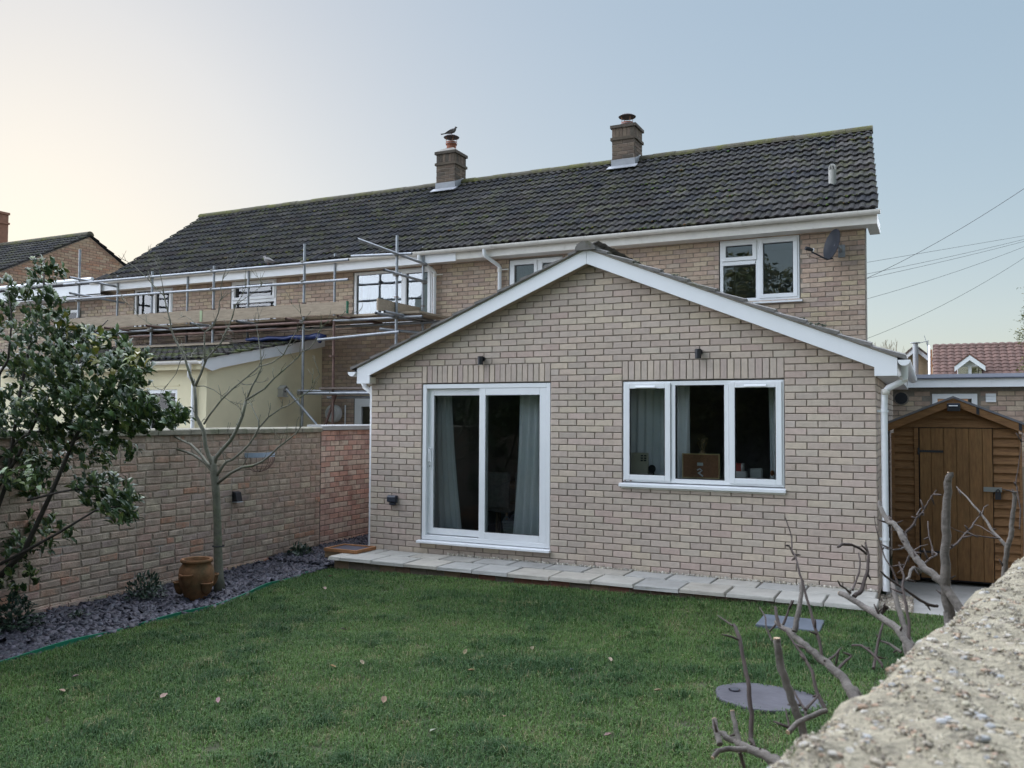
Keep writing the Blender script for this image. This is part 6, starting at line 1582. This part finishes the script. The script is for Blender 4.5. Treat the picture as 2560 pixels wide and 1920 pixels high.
vs_ = thing('dried_grass_vase', 'tan vase with dried stems behind the cork board', 'vase', (4.24, .55, 1.2)); MB().lathe([(.03, 0), (.045, .1), (.03, .25), (.035, .30)], (4.27, .60, 1.2), 12).build('vase', mat('tan_glaze', (.22, .15, .09), .6, var=.2), vs_, smooth=True)
mb = MB(); rg = random.Random(6)
for k in range(7): mb.tube([(4.27, .60, 1.48), (4.27+rg.uniform(-.06, .08), .6, 1.6), (4.27+rg.uniform(-.1, .1), .58, 1.66)], .004, 5)
mb.build('stem', mat('dried_stem', (.25, .19, .1), .8, var=.2), vs_)
tbl = MB().box(X3-.1, X4+.1, .47, .75, 1.16, 1.195).build('console_shelf', mat('dark_shelf', (.08, .06, .05), .6, var=.1), ext)
bsk = thing('laundry_basket', 'grey ribbed laundry basket of clothes behind the sliding door', 'basket', (1.98, .7, .16))
M_BSK = mat('grey_rattan', (.17, .18, .18), .8, var=.15, scale=30)
mb = MB()
for k in range(11): mb.prism([(1.73-.004*k, .17+k*.036), (2.22+.004*k, .17+k*.036), (2.22+.004*k, .20+k*.036), (1.73-.004*k, .20+k*.036)], 'y', .55-.002*k, .86+.002*k)
mb.box(1.735, 2.215, .555, .855, .165, .56); mb.build('basket_body', M_BSK, bsk)
MB().tube([(1.69, .6, .53), (1.68, .6, .58), (1.72, .6, .605), (1.75, .6, .58)], .01, 6).build('handle', M_BSK, bsk)
def cloth(c, r, col, seed, name):
    rg = random.Random(seed); mb = MB(); n = 14; rows = 6
    for k in range(rows):
        f = k/(rows-1)
        for i in range(n): t = 2*math.pi*i/n; q = r[0]*(1-.85*f**1.5)*(1+.2*math.sin(3*t+seed+f*2)); mb.v.append((c[0]+q*math.cos(t), c[1]+q*math.sin(t)*.7, c[2]+r[1]*math.sin(f*1.5)+.012*math.sin(5*t+k)))
    for k in range(rows-1):
        for i in range(n): mb.f.append((k*n+i, k*n+(i+1) % n, (k+1)*n+(i+1) % n, (k+1)*n+i)); mb.c.append(None)
    mb.f.append(tuple((rows-1)*n+i for i in range(n))); mb.c.append(None)
    mb.build(name, mat('cloth_%d' % seed, col, .9, var=.1, scale=10), bsk, smooth=True)
cloth((1.99, .68, .56), (.12, .08), (.10, .36, .5), 1, 'blue_towel'); cloth((1.82, .70, .56), (.09, .07), (.05, .05, .06), 2, 'dark_clothes'); cloth((2.16, .70, .56), (.09, .10), (.02, .02, .03), 3, 'black_clothes')
# two upholstered chairs dimly seen in the room
def chair(x, y, label):
    t = thing('dining_chair', label, 'chair', (x, y, .16), 'chairs inside the extension'); M_UPH = mat('grey_upholstery', (.15, .145, .14), .9, var=.2, scale=18)
    MB().box(x-.22, x+.22, y-.02, y+.06, .62, 1.12).build('backrest', M_UPH, t, bevel=.03); MB().box(x-.22, x+.22, y+.06, y+.48, .55, .66).build('seat', M_UPH, t, bevel=.03)
    for a in (-.18, .18):
        for b in (.02, .42): MB().tube([(x+a, y+b, .17), (x+a, y+b, .56)], .018, 8).build('leg', M_TIMBER, t)
chair(1.16, 1.35, 'dim grey upholstered chair behind the left pane of the sliding door'); chair(1.62, 1.5, 'dim grey upholstered chair behind the right pane of the sliding door')
dt = thing('dining_table', 'dim dark dining table deep inside the extension room', 'table', (1.5, 2.5, .16)); MB().box(.8, 2.3, 2.0, 2.9, .86, .90).build('tabletop', M_TIMBER, dt)
for a in (.86, 2.24):
    for b in (2.06, 2.84): MB().box(a-.03, a+.03, b-.03, b+.03, .16, .859).build('leg', M_TIMBER, dt)

# ================================================================ fallen leaves and bits on the lawn
rg = random.Random(88); M_FALL = mat('fallen_leaf', (.3, .24, .15), .85, var=.25, scale=30, attr=True)
fl_px = [(860, 1575, .17, 'pale'), (190, 1685, .6, 'pale'), (155, 1720, .3, 'pale'), (155, 1775, .3, 'pale'), (832, 1677, .5, 'tan'), (905, 1668, .3, 'pale'), (1163, 1640, .5, 'tan'), (1330, 1628, .4, 'tan'), (1526, 1658, .3, 'pale'), (1644, 1738, .5, 'tan'), (1178, 1688, .4, 'tan'), (1430, 1685, .3, 'dark'), (1083, 1835, .4, 'pale'), (410, 1740, .3, 'pale'), (825, 1436, .4, 'tan'), (812, 1470, .3, 'pale'), (545, 1755, .3, 'pale'), (1260, 1800, .3, 'tan'), (960, 1760, .3, 'tan'), (1520, 1845, .3, 'pale')]
for px, py, s, kind in fl_px:
    d = CR*((px-1280)/FPX)+CU*((960-py)/FPX)+CF; t = (.075-CAM.z)/d.z; p_ = CAM+d*t; p_.z = lawn_z(p_.x, p_.y)+.035
    c = {'pale': (.27, .23, .165), 'tan': (.2, .145, .09), 'dark': (.05, .055, .06)}[kind]; c = tuple(q*rg.uniform(.8, 1.15) for q in c)
    mb = MB(); a = rg.uniform(0, 6.28); L_ = rg.uniform(.022, .038); W_ = L_*.5
    e1 = Vector((math.cos(a), math.sin(a), rg.uniform(-.1, .3))); e2 = Vector((-math.sin(a), math.cos(a), rg.uniform(-.2, .2)))
    b_, m_, t_ = p_-e1*L_, p_+Vector((0, 0, -.004)), p_+e1*L_+Vector((0, 0, .006))
    ls, rs = [p_-e1*L_*.4+e2*W_+Vector((0, 0, .008)), p_+e1*L_*.4+e2*W_*.9+Vector((0, 0, .01))], [p_-e1*L_*.4-e2*W_+Vector((0, 0, .006)), p_+e1*L_*.4-e2*W_*.8+Vector((0, 0, .012))]
    for f in ([b_, m_, ls[0]], [ls[0], m_, ls[1]], [ls[1], m_, t_], [t_, m_, rs[1]], [rs[1], m_, rs[0]], [rs[0], m_, b_]): mb.face(f, c)
    o = mb.build('fallen_leaf', M_FALL); tag(o, 'small curled dry fallen leaf lying on the lawn', 'leaf', 'fallen leaves on the lawn')

# ================================================================ trees at the right and in the distance
cn = thing('conifer', 'sunlit golden green conifer at the right edge beyond the garage roof', 'tree', (12.2, 16, 0))
rg = random.Random(91); q = np.random.default_rng(91)
base = at(2590, 940, 16); top = at(2640, 780, 16)
MB().tube([(base.x+.3, 16, 0), (base.x+.35, 16, base.z), (top.x+.1, 16, top.z+1)], [.14, .08, .02], 8).build('trunk', M_SB, cn, smooth=True)
cl_, dr_ = [], []
for k in range(150):
    h = rg.random(); pz = base.z-.9+h*3.4; rad = (1.05-.5*h)*rg.uniform(.35, 1.0); t = rg.uniform(0, 6.28)
    c = Vector((base.x+.42+rad*math.cos(t), 16+rad*math.sin(t), pz))
    for j in range(34):
        d = Vector((math.cos(t)+rg.gauss(0, .6), math.sin(t)+rg.gauss(0, .6), rg.gauss(.25, .5)))
        cl_.append(tuple(c+Vector((rg.gauss(0, .09), rg.gauss(0, .09), rg.gauss(0, .08))))); dr_.append(tuple(d))
leaf_cloud('crown', np.array(cl_), np.array(dr_), .085, .028, [(.14, .14, .04), (.10, .11, .04), (.17, .15, .045), (.07, .085, .03)], mat('conifer_leaf', (.1, .1, .03), .7, var=0, attr=True, trans=.2), cn, seed=92)  # yellow sunlight on the tree is mixed into these leaf colours
bt = thing('distant_bare_tree', 'faint bare treetop on the skyline right of the house corner', 'tree', (5.2, 60, 0))
mb = MB(); c0 = at(2215, 905, 60)
for k in range(46):
    u = rg.uniform(-1, 1); a = c0+Vector((u*.5, 0, -1.5)); b_ = c0+Vector((u*1.9+rg.uniform(-.25, .25), rg.uniform(-.8, .8), 1.5-1.1*u*u+rg.uniform(-.5, .2)))
    mid = a.lerp(b_, .55)+Vector((u*.35, 0, -.15)); mb.tube([a, mid, b_], [.028, .018, .008], 4)
    for j in range(3): e = mid.lerp(b_, rg.uniform(.1, .9)); mb.tube([e, e+Vector((rg.uniform(-.3, .3), 0, rg.uniform(.15, .5)))], .009, 4)
stuff(mb.build('crown', mat('pale_far_twig', (.22, .17, .11), .9, var=.1), bt))
MB().tube([(c0.x, 60, 0), (c0.x, 60, c0.z-1.4)], [.25, .12], 8).build('trunk', M_TB, bt)
# ---- hedge and trees at the far end of the garden, behind the camera, mirrored in the panes
def crown_tree(x, y, h, r, label, seed, cols, n=1500, tall=.62):
    t = thing('garden_tree', label, 'tree', (x, y, 0), 'trees mirrored in the window panes'); q = np.random.default_rng(seed); rr = random.Random(seed)
    MB().tube([(x, y, -.05), (x+.05, y, h*.3), (x, y, h*.75)], [.16, .11, .03], 8).build('trunk', M_SB, t, smooth=True)
    cs, ds = [], []
    for k in range(n//14):
        v = Vector((rr.gauss(0, 1), rr.gauss(0, 1), rr.gauss(0, 1))).normalized()*rr.random()**.35
        c = Vector((x+v.x*r, y+v.y*r, h*(1-tall/2)+v.z*h*tall/2))
        for j in range(14): cs.append(tuple(c+Vector((rr.gauss(0, .22), rr.gauss(0, .22), rr.gauss(0, .22))))); ds.append((rr.gauss(0, 1), rr.gauss(0, 1), rr.gauss(.1, .6)))
    leaf_cloud('crown', np.array(cs), np.array(ds), .26, .13, cols, MATS['conifer_leaf'], t, seed=seed)
YG = [(.10, .10, .03), (.07, .085, .03), (.13, .11, .03), (.05, .06, .025)]
crown_tree(.6, -16, 8.2, 2.6, 'tall bushy tree behind the viewer reflected in the upstairs right window', 201, YG, 13000, .92)
crown_tree(3.9, -18, 7.6, 2.4, 'tree behind the viewer reflected beside the tall bushy one upstairs', 202, YG, 10000, .92)
DK = [(.03, .045, .022), (.04, .055, .025), (.025, .035, .02)]
hg = thing('tall_hedge', 'tall dark hedge behind the viewer reflected in the ground floor panes', 'hedge', (-2, -15, 0))
cs, ds = [], []; rr = random.Random(5)
for k in range(2300):
    x = rr.uniform(-24, 16); y = -19.5+rr.uniform(-.7, .7); z = rr.uniform(0, 3.4+.5*math.sin(x*.8)+.3*math.sin(x*2.1))
    for j in range(9): cs.append((x+rr.gauss(0, .2), y+rr.gauss(0, .2), z+rr.gauss(0, .2))); ds.append((rr.gauss(0, 1), rr.gauss(.4, 1), rr.gauss(.1, .6)))
leaf_cloud('foliage', np.array(cs), np.array(ds), .30, .15, DK, MATS['conifer_leaf'], hg, seed=7)
for x in range(-23, 16, 2): MB().tube([(x, -19.5, -.05), (x+.1, -19.5, 3.0)], [.06, .03], 6).build('stem', M_SB, hg)
MB().box(-24, 16, -19.6, -19.4, 0, 3.0).build('inner_growth', mat('hedge_core', (.012, .016, .01), .95, var=.3, scale=3), hg)
bpy.context.view_layer.update()
